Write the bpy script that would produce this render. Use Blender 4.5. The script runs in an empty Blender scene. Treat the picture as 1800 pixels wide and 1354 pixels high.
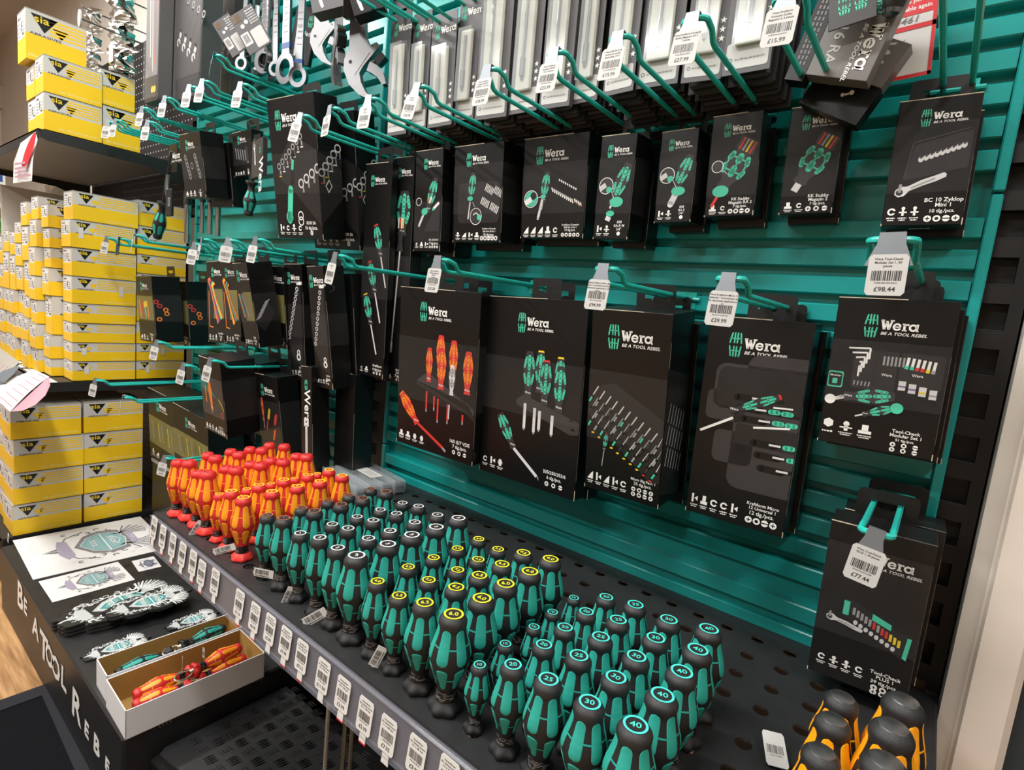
import bpy, math, random
from mathutils import Vector, Matrix, Euler
from math import sin, cos, pi, radians, hypot
random.seed(7)
SC = bpy.context.scene
COL = SC.collection

# ------------------------------------------------------------------ camera
FPX = 964.276
CAMPOS = Vector((0.96930, -0.80307, 0.39870))
def _rot():
    yaw, pitch, roll = 0.65704129, 0.13332104, 0.10100715
    A = Matrix(((1,0,0),(0,0,-1),(0,1,0))) @ Matrix(((cos(yaw),sin(yaw),0),(-sin(yaw),cos(yaw),0),(0,0,1)))
    P = Matrix(((1,0,0),(0,cos(pitch),-sin(pitch)),(0,sin(pitch),cos(pitch))))
    R = Matrix(((cos(roll),-sin(roll),0),(sin(roll),cos(roll),0),(0,0,1)))
    return R @ P @ A
RC = _rot()
cam = bpy.data.cameras.new('camera'); co = bpy.data.objects.new('camera', cam); COL.objects.link(co)
cam.sensor_width = 36; cam.lens = FPX/1800*36; cam.clip_start = .02
m = Matrix((RC[0], -RC[1], -RC[2])).transposed().to_4x4(); m.translation = CAMPOS
co.matrix_world = m
SC.camera = co
def at(u, v, ax, val):
    """the point of the plane axis[ax]=val that is seen at photo pixel (u,v)"""
    d = RC.transposed() @ Vector(((u-900)/FPX, (v-677)/FPX, 1))
    return CAMPOS + d*((val-CAMPOS[ax])/d[ax])

# ------------------------------------------------------------------ light, world, exposure
SC.view_settings.view_transform = 'Standard'; SC.view_settings.look = 'None'
SC.view_settings.gamma = 1; SC.view_settings.exposure = 1.0
w = bpy.data.worlds.new('world'); SC.world = w; w.use_nodes = True
w.node_tree.nodes['Background'].inputs[0].default_value = (1.0, .99, .97, 1)
w.node_tree.nodes['Background'].inputs[1].default_value = 0.24
def area(name, loc, sx, sy, power, rot=(0,0,0), col=(1,.985,.96)):
    l = bpy.data.lights.new(name, 'AREA'); l.shape = 'RECTANGLE'; l.size = sx; l.size_y = sy
    l.energy = power; l.color = col
    o = bpy.data.objects.new(name, l); COL.objects.link(o); o.location = loc; o.rotation_euler = rot
    return o
area('ceiling_tube_light', (-1.6, -1.2, 1.78), .16, 1.5, 30)
area('ceiling_tube_light', (0.1, -0.95, 1.78), 1.5, .16, 25)
area('ceiling_tube_light', (1.75, -0.9, 1.78), .16, 1.5, 11)
area('ceiling_tube_light', (-0.4, -2.6, 1.78), 1.5, .16, 20)

# ------------------------------------------------------------------ materials
MAT = {}
def mat(name, col, rough=.5, metal=0, spec=.5, bump=None, var=None, trans=None, emit=None, coat=0):
    m = bpy.data.materials.new(name); m.use_nodes = True; nt = m.node_tree; b = nt.nodes['Principled BSDF']
    c = tuple(((x/255)/12.92 if x/255 <= .04045 else ((x/255+.055)/1.055)**2.4) for x in col)+(1,)
    b.inputs['Base Color'].default_value = c; b.inputs['Roughness'].default_value = rough
    b.inputs['Metallic'].default_value = metal; b.inputs['Specular IOR Level'].default_value = spec
    if coat: b.inputs['Coat Weight'].default_value = coat; b.inputs['Coat Roughness'].default_value = .08
    if bump or var:
        tc = nt.nodes.new('ShaderNodeTexCoord'); n = nt.nodes.new('ShaderNodeTexNoise')
        nt.links.new(tc.outputs['Object'], n.inputs['Vector'])
        n.inputs['Scale'].default_value = (bump or var)[0]; n.inputs['Detail'].default_value = 4
        if bump:
            bp = nt.nodes.new('ShaderNodeBump'); bp.inputs['Strength'].default_value = bump[1]; bp.inputs['Distance'].default_value = .001
            nt.links.new(n.outputs['Fac'], bp.inputs['Height']); nt.links.new(bp.outputs[0], b.inputs['Normal'])
        if var:
            mx = nt.nodes.new('ShaderNodeMix'); mx.data_type = 'RGBA'
            rp = nt.nodes.new('ShaderNodeMapRange'); rp.inputs[1].default_value=.35; rp.inputs[2].default_value=.65
            n2 = nt.nodes.new('ShaderNodeTexNoise'); n2.inputs['Scale'].default_value = var[0]; n2.inputs['Detail'].default_value = 5
            nt.links.new(tc.outputs['Object'], n2.inputs['Vector']); nt.links.new(n2.outputs['Fac'], rp.inputs[0])
            nt.links.new(rp.outputs[0], mx.inputs[0])
            mx.inputs[6].default_value = c; mx.inputs[7].default_value = tuple(x*var[1] for x in c[:3])+(1,)
            nt.links.new(mx.outputs[2], b.inputs['Base Color'])
    if trans is not None:   # thin clear film: mostly see-through with a sheen
        t = nt.nodes.new('ShaderNodeBsdfTransparent'); ms = nt.nodes.new('ShaderNodeMixShader')
        ms.inputs[0].default_value = trans; nt.links.new(t.outputs[0], ms.inputs[1]); nt.links.new(b.outputs[0], ms.inputs[2])
        nt.links.new(ms.outputs[0], nt.nodes['Material Output'].inputs[0])
    if emit: b.inputs['Emission Color'].default_value = c; b.inputs['Emission Strength'].default_value = emit
    MAT[name] = m; return m
mat('teal_paint', (22,150,146), .28, 0, .5, bump=(900,.12), var=(2.5,.9))
mat('teal_hook', (38,176,164), .3)
mat('teal_rubber', (30,152,138), .62, bump=(2500,.3))
mat('teal_rim', (52,166,150), .55)
mat('teal_ink', (70,190,158), .4)
mat('teal_dark', (30,110,98), .4)
mat('black_rubber', (18,19,20), .55, bump=(3000,.35))
mat('black_plastic', (19,19,20), .42)
mat('cap_rubber', (34,35,36), .42, bump=(2500,.4), var=(150,1.25))
mat('black_metal', (30,30,31), .42, bump=(700,.15), var=(30,1.25))
mat('black_upright', (11,11,12), .5)
mat('carton', (12,12,13), .33, spec=.42, var=(8,1.15))
mat('carton_worn', (17,17,17), .42, var=(14,1.3))
mat('carton_raw', (196,184,160), .8)
mat('ink_grey', (54,52,53), .35)
mat('ink_mid', (35,34,35), .35)
mat('ink_body', (50,48,50), .35)
mat('ink_black', (12,12,12), .4)
mat('ink_steel', (150,150,150), .35)
mat('ink_steel_light', (205,205,205), .35)
mat('ink_olive', (112,108,62), .4)
mat('white_ink', (228,228,224), .5)
mat('red_ink', (198,52,44), .45)
mat('orange_ink', (236,128,40), .45)
mat('yellow_ink', (224,196,40), .45)
mat('purple_ink', (120,90,150), .45)
mat('film', (110,110,110), .09, spec=.9, bump=(22,.25), trans=.09)
mat('clear_plastic', (190,198,200), .1, spec=.8, trans=.22)
mat('strip_plastic', (150,150,160), .12, spec=.8, trans=.2)
mat('clear_bag', (205,205,205), .08, spec=.9, bump=(9,.5), trans=.09)
mat('steel', (120,121,124), .26, 1, bump=(400,.08))
mat('satin_steel', (145,146,148), .36, 1, bump=(500,.1))
mat('flap_steel', (128,134,140), .40, .6)
mat('label_white', (178,178,175), .55)
mat('tread_gloss', (44,44,45), .18)
mat('strip_label', (208,208,205), .5)
mat('paper_white', (206,204,202), .6)
mat('print_black', (40,38,38), .5)
mat('print_grey', (120,118,118), .5)
mat('card_yellow', (236,194,18), .5, var=(9,.95))
mat('card_ochre', (222,178,44), .55, var=(9,.95))
mat('card_grey', (192,191,187), .55)
mat('card_lid', (150,146,136), .6)
mat('card_edge', (235,218,130), .6)
mat('red_rubber', (198,40,38), .45, bump=(2500,.25))
mat('amber_rubber', (232,148,20), .5)
mat('amber_rim', (236,168,40), .5)
mat('orange_rubber', (244,160,8), .5)
mat('ring_yellow', (232,226,40), .4)
mat('ring_cyan', (70,205,190), .4)
mat('ring_white', (215,218,218), .35)
mat('ring_brown', (150,92,70), .45)
mat('ring_red', (232,60,50), .45)
mat('cap_dark', (34,33,32), .45)
mat('label_black', (18,18,19), .28)
mat('red_card', (200,36,44), .45)
mat('pink_card', (168,130,140), .55)
mat('slate_card', (92,98,104), .5)
mat('grey_card', (78,77,80), .42)
mat('strip_back', (82,80,88), .5)
mat('card_dark', (40,40,41), .45)
mat('pack_grey', (102,98,95), .35)
mat('blue_card', (28,62,120), .5)
mat('kraft', (166,128,66), .75, var=(60,.92))
mat('tray_white', (222,222,224), .5)
mat('ceiling_paint', (206,196,184), .8)
mat('wall_paint', (214,206,196), .8, var=(6,.93))
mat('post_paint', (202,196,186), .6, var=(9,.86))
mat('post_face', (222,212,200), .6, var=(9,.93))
mat('mat_black', (16,17,20), 1.0, spec=.1, bump=(1500,1))
mat('mat_edge', (38,38,42), .9, spec=.15)
mat('carpet_dark', (26,30,44), .95, bump=(900,1))
mat('dark_paint', (22,22,24), .55)
mat('pegboard', (92,90,88), .55)
mat('pegboard_black', (26,26,27), .5)
mat('badge_dark', (34,34,35), .45)
mat('badge_silver', (176,180,180), .35)
mat('badge_teal', (70,140,140), .35)
mat('sketch_purple', (150,142,160), .6)
mat('sketch_grey', (110,110,112), .6)
mat('sketch_teal', (110,150,152), .6)
mat('brass', (205,200,180), .3, 1)
mat('carton_brown', (190,140,86), .7)
mat('stone_brown', (120,104,84), .9, var=(30,.4))
mat('leaf_green', (84,180,70), .6)
mat('foil', (214,212,208), .2, 1, bump=(25,1.0))
mat('diffuser', (255,250,240), .5, emit=6)

def wood():
    m = mat('floor_wood', (176,128,74), .4); nt = m.node_tree; b = nt.nodes['Principled BSDF']
    tc = nt.nodes.new('ShaderNodeTexCoord'); mp = nt.nodes.new('ShaderNodeMapping'); n = nt.nodes.new('ShaderNodeTexNoise')
    mp.inputs['Scale'].default_value = (1.3, 14, 1); n.inputs['Scale'].default_value = 6; n.inputs['Detail'].default_value = 6
    cr = nt.nodes.new('ShaderNodeValToRGB'); cr.color_ramp.elements[0].position=.3; cr.color_ramp.elements[1].position=.72
    cr.color_ramp.elements[0].color = (.21,.105,.04,1); cr.color_ramp.elements[1].color = (.50,.29,.13,1)
    nt.links.new(tc.outputs['Object'], mp.inputs[0]); nt.links.new(mp.outputs[0], n.inputs[0]); nt.links.new(n.outputs[0], cr.inputs[0])
    nt.links.new(cr.outputs[0], b.inputs['Base Color'])
wood()

# ------------------------------------------------------------------ mesh builder
_tc = {}
def text_geo(s):
    """glyph outlines of a string as flat polygons, one unit high"""
    if s in _tc: return _tc[s]
    cu = bpy.data.curves.new('t', 'FONT'); cu.body = s; cu.size = 1; cu.resolution_u = 2; cu.offset = .012
    o = bpy.data.objects.new('t', cu); COL.objects.link(o)
    dg = bpy.context.evaluated_depsgraph_get(); me = o.evaluated_get(dg).to_mesh()
    vs = [(v.co.x, v.co.y) for v in me.vertices]; fs = [tuple(p.vertices) for p in me.polygons]
    o.evaluated_get(dg).to_mesh_clear(); bpy.data.objects.remove(o); bpy.data.curves.remove(cu)
    if vs:
        x0 = min(v[0] for v in vs); x1 = max(v[0] for v in vs)
    else: x0 = x1 = 0
    _tc[s] = (vs, fs, x0, x1); return _tc[s]

class M:
    def __init__(s): s.v=[]; s.f=[]; s.mi=[]; s.mats=[]; s.sm=[]
    def mid(s, m):
        if m not in s.mats: s.mats.append(m)
        return s.mats.index(m)
    def add(s, vs, fs, m, smooth=False):
        k=len(s.v); s.v += [tuple(v) for v in vs]; i=s.mid(m)
        for f in fs: s.f.append(tuple(k+a for a in f)); s.mi.append(i); s.sm.append(smooth)
    def box(s, x0,x1,y0,y1,z0,z1, m, T=None, b=0):
        if b:
            # box with chamfered edges
            pts=[]
            for z,ins in ((z0,b),(z0+b,0),(z1-b,0),(z1,b)):
                for (px,py) in ((x0+b,y0),(x1-b,y0),(x1,y0+b),(x1,y1-b),(x1-b,y1),(x0+b,y1),(x0,y1-b),(x0,y0+b)):
                    cx=(x0+x1)/2; cy=(y0+y1)/2
                    if ins:
                        px = px-math.copysign(b,px-cx) if abs(px-cx)>abs((x1-x0)/2)-b*.5 else px
                        py = py-math.copysign(b,py-cy) if abs(py-cy)>abs((y1-y0)/2)-b*.5 else py
                    pts.append((px,py,z))
            fs=[tuple(range(7,-1,-1)), tuple(range(24,32))]
            for r in range(3):
                for k in range(8): fs.append((r*8+k, r*8+(k+1)%8, r*8+8+(k+1)%8, r*8+8+k))
            vs=pts
        else:
            vs=[(x,y,z) for z in (z0,z1) for y in (y0,y1) for x in (x0,x1)]
            fs=[(0,2,3,1),(4,5,7,6),(0,1,5,4),(2,6,7,3),(0,4,6,2),(1,3,7,5)]
        if T: vs=[T@Vector(v) for v in vs]
        s.add(vs,fs,m)
    def prism(s, pts, n0, n1, m, O=(0,0,0), ex=(1,0,0), ez=(0,0,1), T=None):
        """polygon pts (a,b) in the plane O,ex,ez pushed out between n0 and n1 along ex x ez"""
        O=Vector(O); ex=Vector(ex); ez=Vector(ez); n=ez.cross(ex)*-1
        a=[O+ex*p[0]+ez*p[1]+n*n0 for p in pts]; c=[O+ex*p[0]+ez*p[1]+n*n1 for p in pts]; k=len(pts)
        fs=[tuple(range(k-1,-1,-1)), tuple(range(k,2*k))]+[(i,(i+1)%k,k+(i+1)%k,k+i) for i in range(k)]
        vs=a+c
        if T: vs=[T@v for v in vs]
        s.add(vs,fs,m)
    def tube(s, path, r, m, n=8, closed=False, cap=True, T=None):
        P=[Vector(p) for p in path]; N=len(P); rings=[]
        rr = r if isinstance(r,(list,tuple)) else [r]*N
        up=None; vs=[]
        for i in range(N):
            if closed: t=(P[(i+1)%N]-P[i-1])
            else: t=P[min(i+1,N-1)]-P[max(i-1,0)]
            t=t.normalized() if t.length>1e-9 else Vector((0,0,1))
            if up is None: up=t.orthogonal().normalized()
            up=(up-t*up.dot(t)); up=up.normalized() if up.length>1e-6 else t.orthogonal().normalized()
            sd=t.cross(up)
            for k in range(n):
                a=2*pi*k/n; vs.append(P[i]+(up*cos(a)+sd*sin(a))*rr[i])
        fs=[]
        for i in range(N if closed else N-1):
            j=(i+1)%N
            for k in range(n): fs.append((i*n+k,i*n+(k+1)%n,j*n+(k+1)%n,j*n+k))
        if cap and not closed:
            fs.append(tuple(range(n-1,-1,-1))); fs.append(tuple((N-1)*n+k for k in range(n)))
        if T: vs=[T@v for v in vs]
        s.add(vs,fs,m,True)
    def lathe(s, prof, m, n=24, mod=None, T=None, capb=True, capt=True):
        vs=[]; N=len(prof)
        for (r,z) in prof:
            for k in range(n):
                a=2*pi*k/n; q=r*(mod(a,z) if mod else 1); vs.append(Vector((q*cos(a),q*sin(a),z)))
        fs=[(i*n+k,i*n+(k+1)%n,(i+1)*n+(k+1)%n,(i+1)*n+k) for i in range(N-1) for k in range(n)]
        if capb: fs.append(tuple(range(n-1,-1,-1)))
        if capt: fs.append(tuple((N-1)*n+k for k in range(n)))
        if T: vs=[T@v for v in vs]
        s.add(vs,fs,m,True)
    def build(s, name, parent=None, M_=None, label=None):
        me=bpy.data.meshes.new(name); me.from_pydata(s.v,[],s.f)
        for k in s.mats: me.materials.append(MAT[k])
        me.polygons.foreach_set('material_index', s.mi); me.polygons.foreach_set('use_smooth', s.sm)
        me.update()
        o=bpy.data.objects.new(name, me); COL.objects.link(o)
        if parent: o.parent=parent
        if M_ is not None: o.matrix_local=M_
        if label: o['label']=label
        if any(s.sm):
            md=o.modifiers.new('edge','EDGE_SPLIT'); md.split_angle=radians(42)
        return o
def tag(o, label, cat, group=None, kind=None):
    if label: o['label']=label
    if cat: o['category']=cat
    if group: o['group']=group
    if kind: o['kind']=kind
    return o
def thing(name, label, cat, loc=(0,0,0), rot=(0,0,0), group=None, MW=None):
    o=bpy.data.objects.new(name,None); COL.objects.link(o); o.empty_display_size=.02
    if MW is not None: o.matrix_world=MW
    else: o.location=loc; o.rotation_euler=rot
    return tag(o,label,cat,group)
def struct(name, m, **k):
    o=m.build(name); o['kind']='structure'; return o
def dup(root, label, MW=None, loc=None, group=None):
    r=root.copy(); COL.objects.link(r)
    if MW is not None: r.matrix_world=MW
    if loc is not None: r.location=loc
    if label: r['label']=label
    if group: r['group']=group
    for ch in root.children:
        c=ch.copy(); COL.objects.link(c); c.parent=r
        for g in ch.children:
            d=g.copy(); COL.objects.link(d); d.parent=c
    return r

# ------------------------------------------------------------------ flat printing on a surface
class Art:
    """prints flat shapes a hair above the plane through O spanned by ex (right) and ez (up)"""
    def __init__(s, m, O, ex, ez, clip=None):
        s.m=m; s.O=Vector(O); s.ex=Vector(ex).normalized(); s.ez=Vector(ez).normalized(); s.n=s.ex.cross(s.ez)
        s.lay=0; s.clip=clip
    def P(s,x,z,l=None): return s.O+s.ex*x+s.ez*z+s.n*(.00025+.00009*(s.lay if l is None else l))
    def poly(s, pts, c, lay=None):
        if s.clip:
            x0,x1,z0,z1=s.clip; pts=[(min(max(a,x0),x1),min(max(b,z0),z1)) for a,b in pts]
        s.m.add([s.P(a,b,lay) for a,b in pts],[tuple(range(len(pts)))],c)
    def rect(s,x0,x1,z0,z1,c,lay=None): s.poly([(x0,z0),(x1,z0),(x1,z1),(x0,z1)],c,lay)
    def rrect(s,x0,x1,z0,z1,r,c,lay=None):
        p=[]
        for (cx,cz,a0) in ((x1-r,z1-r,0),(x0+r,z1-r,90),(x0+r,z0+r,180),(x1-r,z0+r,270)):
            for k in range(5): a=radians(a0+k*22.5); p.append((cx+r*cos(a),cz+r*sin(a)))
        s.poly(p,c,lay)
    def disc(s,x,z,r,c,lay=None,n=14,ry=None): s.poly([(x+r*cos(2*pi*k/n),z+(ry or r)*sin(2*pi*k/n)) for k in range(n)],c,lay)
    def ring(s,x,z,r0,r1,c,lay=None,n=18,a0=0,a1=360,sx=1):
        for k in range(n):
            a=radians(a0+(a1-a0)*k/n); b=radians(a0+(a1-a0)*(k+1)/n)
            s.poly([(x+sx*r0*cos(a),z+r0*sin(a)),(x+sx*r1*cos(a),z+r1*sin(a)),(x+sx*r1*cos(b),z+r1*sin(b)),(x+sx*r0*cos(b),z+r0*sin(b))],c,lay)
    def line(s,pts,w,c,lay=None,round_=False):
        for (a,b),(p,q) in zip(pts,pts[1:]):
            dx,dz=p-a,q-b; L=hypot(dx,dz) or 1; nx,nz=-dz/L*w/2,dx/L*w/2
            s.poly([(a+nx,b+nz),(a-nx,b-nz),(p-nx,q-nz),(p+nx,q+nz)],c,lay)
        if round_:
            for (a,b) in pts: s.disc(a,b,w/2,c,lay,8)
    def text(s,t,x,z,h,c,al='l',lay=None,shear=0,sx=1):
        vs,fs,x0,x1=text_geo(t); k=h/.72
        ox = {'l':-x0,'c':-(x0+x1)/2,'r':-x1}[al]
        s.m.add([s.P(x+((a+ox)*sx+shear*b)*k, z+b*k, lay) for a,b in vs],fs,c)
    def scrib(s,x0,x1,z,h,c,lay=None,seed=0):
        """a line of print too small to read: short dashes"""
        r=random.Random(seed+int(z*1e5)); x=x0
        while x<x1:
            w=r.uniform(.5,2.2)*h; s.rect(x,min(x+w,x1),z,z+h*r.uniform(.7,1),c,lay); x+=w+h*.35
    def barcode(s,x0,x1,z0,z1,c,seed=0,lay=None,n=18):
        r=random.Random(seed); x=x0; u=(x1-x0)/(n*2.0)
        while x<x1-u:
            w=u*r.choice((.6,1,1.6)); s.rect(x,min(x+w,x1),z0,z1,c,lay); x+=w+u*r.choice((.7,1,1.4))
    # the maker's name in fat slab letters and its green mark
    def wera(s,x,z,h,c='white_ink',lay=None):
        w=h*.2
        L=lambda p,ww=w: s.line([(x+a*h,z+b*h) for a,b in p],ww,c,lay)
        L([(.12,.95),(.34,.05)],w*1.15); L([(.34,.05),(.52,.8)],w*.8); L([(.52,.8),(.72,.05)],w*1.15); L([(.72,.05),(.93,.95)],w*.8)
        L([(0,.93),(.3,.93)],w*.7); L([(.42,.84),(.62,.84)],w*.6); L([(.78,.93),(1.1,.93)],w*.7)
        cx=1.38; s.ring(x+cx*h,z+.35*h,.2*h,.37*h,c,lay,14,20,335); L([(1.12,.36),(1.7,.36)],w*.55)
        L([(1.98,0),(1.98,.7)],w); L([(1.8,.05),(2.2,.05)],w*.6); L([(1.8,.66),(2.0,.66)],w*.6); L([(1.98,.5),(2.15,.64),(2.34,.6)],w*.8)
        s.ring(x+2.68*h,z+.35*h,.18*h,.36*h,c,lay,14); L([(3.02,.72),(2.98,.05)],w*.95); L([(2.98,.05),(3.14,.05)],w*.6)
    def mark(s,x,z,h,c='teal_ink',lay=None):
        k=h/2
        for sg in (1,-1):
            f=lambda p,ww: s.line([(x+a*k,z+sg*b*k) for a,b in p],ww*k,c,lay,True)
            f([(-.10,.16),(-.10,.94)],.12); f([(.12,.16),(.12,.94)],.12)
            f([(-.44,.14),(-.38,.5),(-.30,.92)],.12); f([(.44,.14),(.40,.5),(.34,.92)],.12)
            f([(-.38,.5),(.40,.5)],.08)
    def logo(s,x,z,h,lay=None):
        """mark + name + line below; x,z = left bottom of the name, h = letter height"""
        s.mark(x-h*.80,z+h*.32,h*2.35,lay=lay); s.wera(x,z,h,lay=lay)
        s.text('BE A TOOL REBEL',x+.1*h,z-h*.5,h*.3,'white_ink','l',lay,shear=.3,sx=1.15)
    def icons(s,x0,x1,z,h,n,lay=None,seed=1):
        r=random.Random(seed)
        for k in range(n):
            x=x0+(x1-x0)*(k+.5)/n; wd=(x1-x0)/n*.34; t=r.randint(0,5); c='white_ink'
            if t==0: s.poly([(x-wd,z),(x+wd,z),(x+wd,z+h),(x+wd*.2,z+h*.7)],c,lay)
            elif t==1: s.ring(x,z+h*.45,h*.22,h*.4,c,lay,8,20,330)
            elif t==2:
                s.rect(x-wd*.5,x+wd*.5,z+h*.3,z+h,c,lay); s.rect(x-wd,x+wd,z,z+h*.35,c,lay)
            elif t==3:
                s.rect(x-wd*.8,x-wd*.2,z,z+h,c,lay); s.poly([(x+wd,z+h*.8),(x,z+h*.5),(x+wd,z+h*.2)],c,lay)
            elif t==4:
                s.disc(x,z+h*.8,wd*.5,c,lay,8); s.rect(x-wd*.3,x+wd*.3,z,z+h*.7,c,lay); s.rect(x-wd,x+wd,z+h*.3,z+h*.45,c,lay)
            else:
                s.ring(x,z+h*.5,h*.25,h*.34,c,lay,8,sx=1.3); s.rect(x-wd*.45,x+wd*.45,z,z+h*.95,c,lay)
            s.scrib(x-wd*1.1,x+wd*1.1,z-h*.3,h*.13,c,lay,k); s.scrib(x-wd*.8,x+wd*.8,z-h*.52,h*.13,c,lay,k+9)
    def dots(s,x0,x1,z,r,n,lay=None):
        for k in range(n):
            x=x0+(x1-x0)*(k+.5)/n; s.disc(x,z,r,'white_ink',lay,12)
            if k%3==0: s.rect(x-r*.6,x+r*.6,z-r*.14,z+r*.14,'ink_black',(lay or s.lay)+1); s.rect(x-r*.14,x+r*.14,z-r*.6,z+r*.6,'ink_black',(lay or s.lay)+1)
            elif k%3==1: s.disc(x,z,r*.55,'ink_black',(lay or s.lay)+1,6)
            else: s.rect(x-r,x+r,z-r*.16,z+r*.16,'ink_black',(lay or s.lay)+1)
    def driver(s,x,z,ang,L,shaft,body='ink_body',grip='teal_ink',cap='red_ink',lay=1,blade='ink_steel',wide=1.0):
        """a printed screwdriver: handle top at x,z pointing back along ang"""
        ca,sa=cos(radians(ang)),sin(radians(ang))
        def T(a,t): return (x+ca*t*L-sa*a*L, z+sa*t*L+ca*a*L)     # t along the tool from the cap, a across
        hw=[(0,.08),(.04,.105),(.12,.12),(.3,.17),(.4,.175),(.5,.14),(.62,.145),(.72,.12),(.84,.085),(.93,.10),(1,.12)]
        hw=[(t,a*wide) for t,a in hw]
        s.poly([T(a,t) for t,a in hw]+[T(-a,t) for t,a in reversed(hw)],body,lay)
        if cap: s.poly([T(a,t) for t,a in hw[:2]]+[T(-a,t) for t,a in reversed(hw[:2])],cap,lay+1)
        for (t0,t1,o0,o1) in ((.1,.4,.05,.075),(.46,.74,.075,.05)):
            for sg in (-1,1):
                s.line([T(sg*o0*1.75*wide,t0+.05),T(sg*o1*1.75*wide,t1-.05)],L*.062*wide,grip,lay+1,True)
            s.line([T(0,t0+.02),T(0,t1-.02)],L*.085*wide,grip,lay+1,True)
            s.line([T(-.12*wide,(t0+t1)/2),T(.12*wide,(t0+t1)/2)],L*.03,grip,lay+1)
        s.line([T(0,1),T(0,1+shaft)],L*.055,blade,lay)
        s.text('Wera',*T(.0,.92),L*.05,'white_ink','c',lay+1)
# ================================================================== setting
m=M(); m.box(-4.6,3.2,-5.0,.6,-.62,-.60,'floor_wood'); struct('floor',m)
m=M(); m.box(-4.6,3.2,-5.0,.6,1.9,1.93,'ceiling_paint'); struct('ceiling',m)
m=M(); m.box(-4.6,1.03,.10,.14,-.6,1.9,'wall_paint'); m.box(1.03,3.2,.55,.6,-.6,1.9,'dark_paint'); struct('wall_back',m)
m=M(); m.box(-4.6,-4.56,-5.0,.14,-.6,1.9,'wall_paint'); m.box(-4.56,-4.5,-3.,.1,1.45,1.6,'post_paint'); struct('wall_left',m)
m=M(); m.box(3.16,3.2,-5.0,.6,-.6,1.9,'wall_paint'); struct('wall_right',m)
m=M(); m.box(-4.6,3.2,-5.04,-5.0,-.6,1.9,'wall_paint'); struct('wall_front',m)
# lamps the shop has, hung on the ceiling
def tube_lamp(x,y,along):
    t=thing('ceiling_tube_lamp','long fluorescent lamp under the ceiling','lamp',(x,y,1.8),group='fluorescent lamps under the ceiling')
    a=M(); b=M()
    if along=='x': a.box(-.78,.78,-.1,.1,.04,.1,'tray_white'); b.tube([(-.75,0,.022),(.75,0,.022)],.014,'diffuser',8)
    else: a.box(-.1,.1,-.78,.78,.04,.1,'tray_white'); b.tube([(0,-.75,.022),(0,.75,.022)],.014,'diffuser',8)
    a.build('housing',t); b.build('tube',t)
for x,y,a in ((-1.6,-1.2,'y'),(.1,-.95,'x'),(1.75,-.9,'y'),(-.4,-2.6,'x')): tube_lamp(x,y,a)
# painted post at the right end of the bay, with a step in its face
m=M()
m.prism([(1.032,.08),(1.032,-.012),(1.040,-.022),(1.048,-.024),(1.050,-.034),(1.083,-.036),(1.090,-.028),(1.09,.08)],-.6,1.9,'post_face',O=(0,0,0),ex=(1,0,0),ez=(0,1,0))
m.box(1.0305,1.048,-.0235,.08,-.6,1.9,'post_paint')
struct('trim_1',m)

# ------------------------------------------------------------------ teal slatted panels
def slat_panel(x0,x1,z0,z1,ztop,label,strips):
    t=thing('slat_wall_panel',label,'wall panel',((x0+x1)/2,0,z0),group=None)
    cx=(x0+x1)/2; m=M(); P=.0345
    m.box(x0-cx,x1-cx,.0095,.012,0,z1-z0,'teal_paint')
    k=0; z=ztop
    while z-.0225>=z0-.002:
        a=z-z0
        m.prism([(.0095,a-.0236),(-.0030,a-.0230),(-.0045,a-.0215),(-.0045,a-.0022),(-.0030,a-.0006),(.0095,a)],-(x1-x0)/2+.012,(x1-x0)/2-.012,'teal_paint',O=(0,0,0),ex=(0,1,0),ez=(0,0,1))
        z-=P
    m.build('slats',t)
    for sd in strips:
        e=M()
        xa=(x0-cx if sd<0 else x1-cx-.011)
        e.box(xa,xa+.011,-.007,.012,.0015,z1-z0-.0015,'teal_paint',b=.0015)
        e.build('frame_strip',t)
    return t
# prism along x: direction of ex x ez for ex=y, ez=z is +x
R0,R1=-.002,.992
L0,L1=-1.03,-.082
slat_panel(R0,R1,.577,1.083,1.0725,'upper teal slatted wall panel right of the divider, behind the bit cards',(-1,1))
slat_panel(R0,R1,.07,.577,.552,'middle teal slatted wall panel behind the large hanging tool boxes',(-1,1))
slat_panel(R0,R1,-.022,.07,.05,'lowest teal slatted wall panel just above the perforated shelf',(-1,1))
slat_panel(L0,L1,.577,1.083,1.0725,'upper teal slatted wall panel left of the divider, behind the wrenches',(1,-1))
slat_panel(L0,L1,.07,.577,.552,'middle teal slatted wall panel left of the divider',(1,-1))
slat_panel(L0,L1,-.2,.07,.05,'lowest teal slatted wall panel left of the divider',(1,-1))
slat_panel(R0,R1,1.083,1.59,1.5795,'topmost teal slatted wall panel right of the divider',(-1,1))
slat_panel(L0,L1,1.083,1.59,1.5795,'topmost teal slatted wall panel left of the divider',(1,-1))

def upright(x0,x1,label,slots):
    t=thing('slotted_upright',label,'shelf upright',((x0+x1)/2,0,-.6))
    m=M(); cx=(x0+x1)/2; a,b=x0-cx,x1-cx
    sw=.018 if b-a<.06 else .022
    rb=b-.012 if b-a<.06 else b-.030
    m.box(a,a+.002,.004,.03,0,2.2,'black_upright'); m.box(rb,b,.004,.03,0,2.2,'black_upright')
    m.box(a,b,.020,.032,0,2.2,'black_upright')
    z=.01
    while z<2.2:
        m.box(a+.002,rb,.004,.020,z,z+.021,'black_upright'); m.box(a+.003,rb-.001,.0036,.0042,z+.0205,z+.0212,'ink_grey'); z+=.05
    m.build('slotted_rail',t); return t
upright(.990,1.028,'black slotted steel upright between the teal panel and the pale post',1)
upright(-.08,-.004,'black slotted steel upright dividing the two teal wall panels',1)
upright(-1.09,-1.032,'black slotted steel upright beside the yellow box shelves',1)

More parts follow.
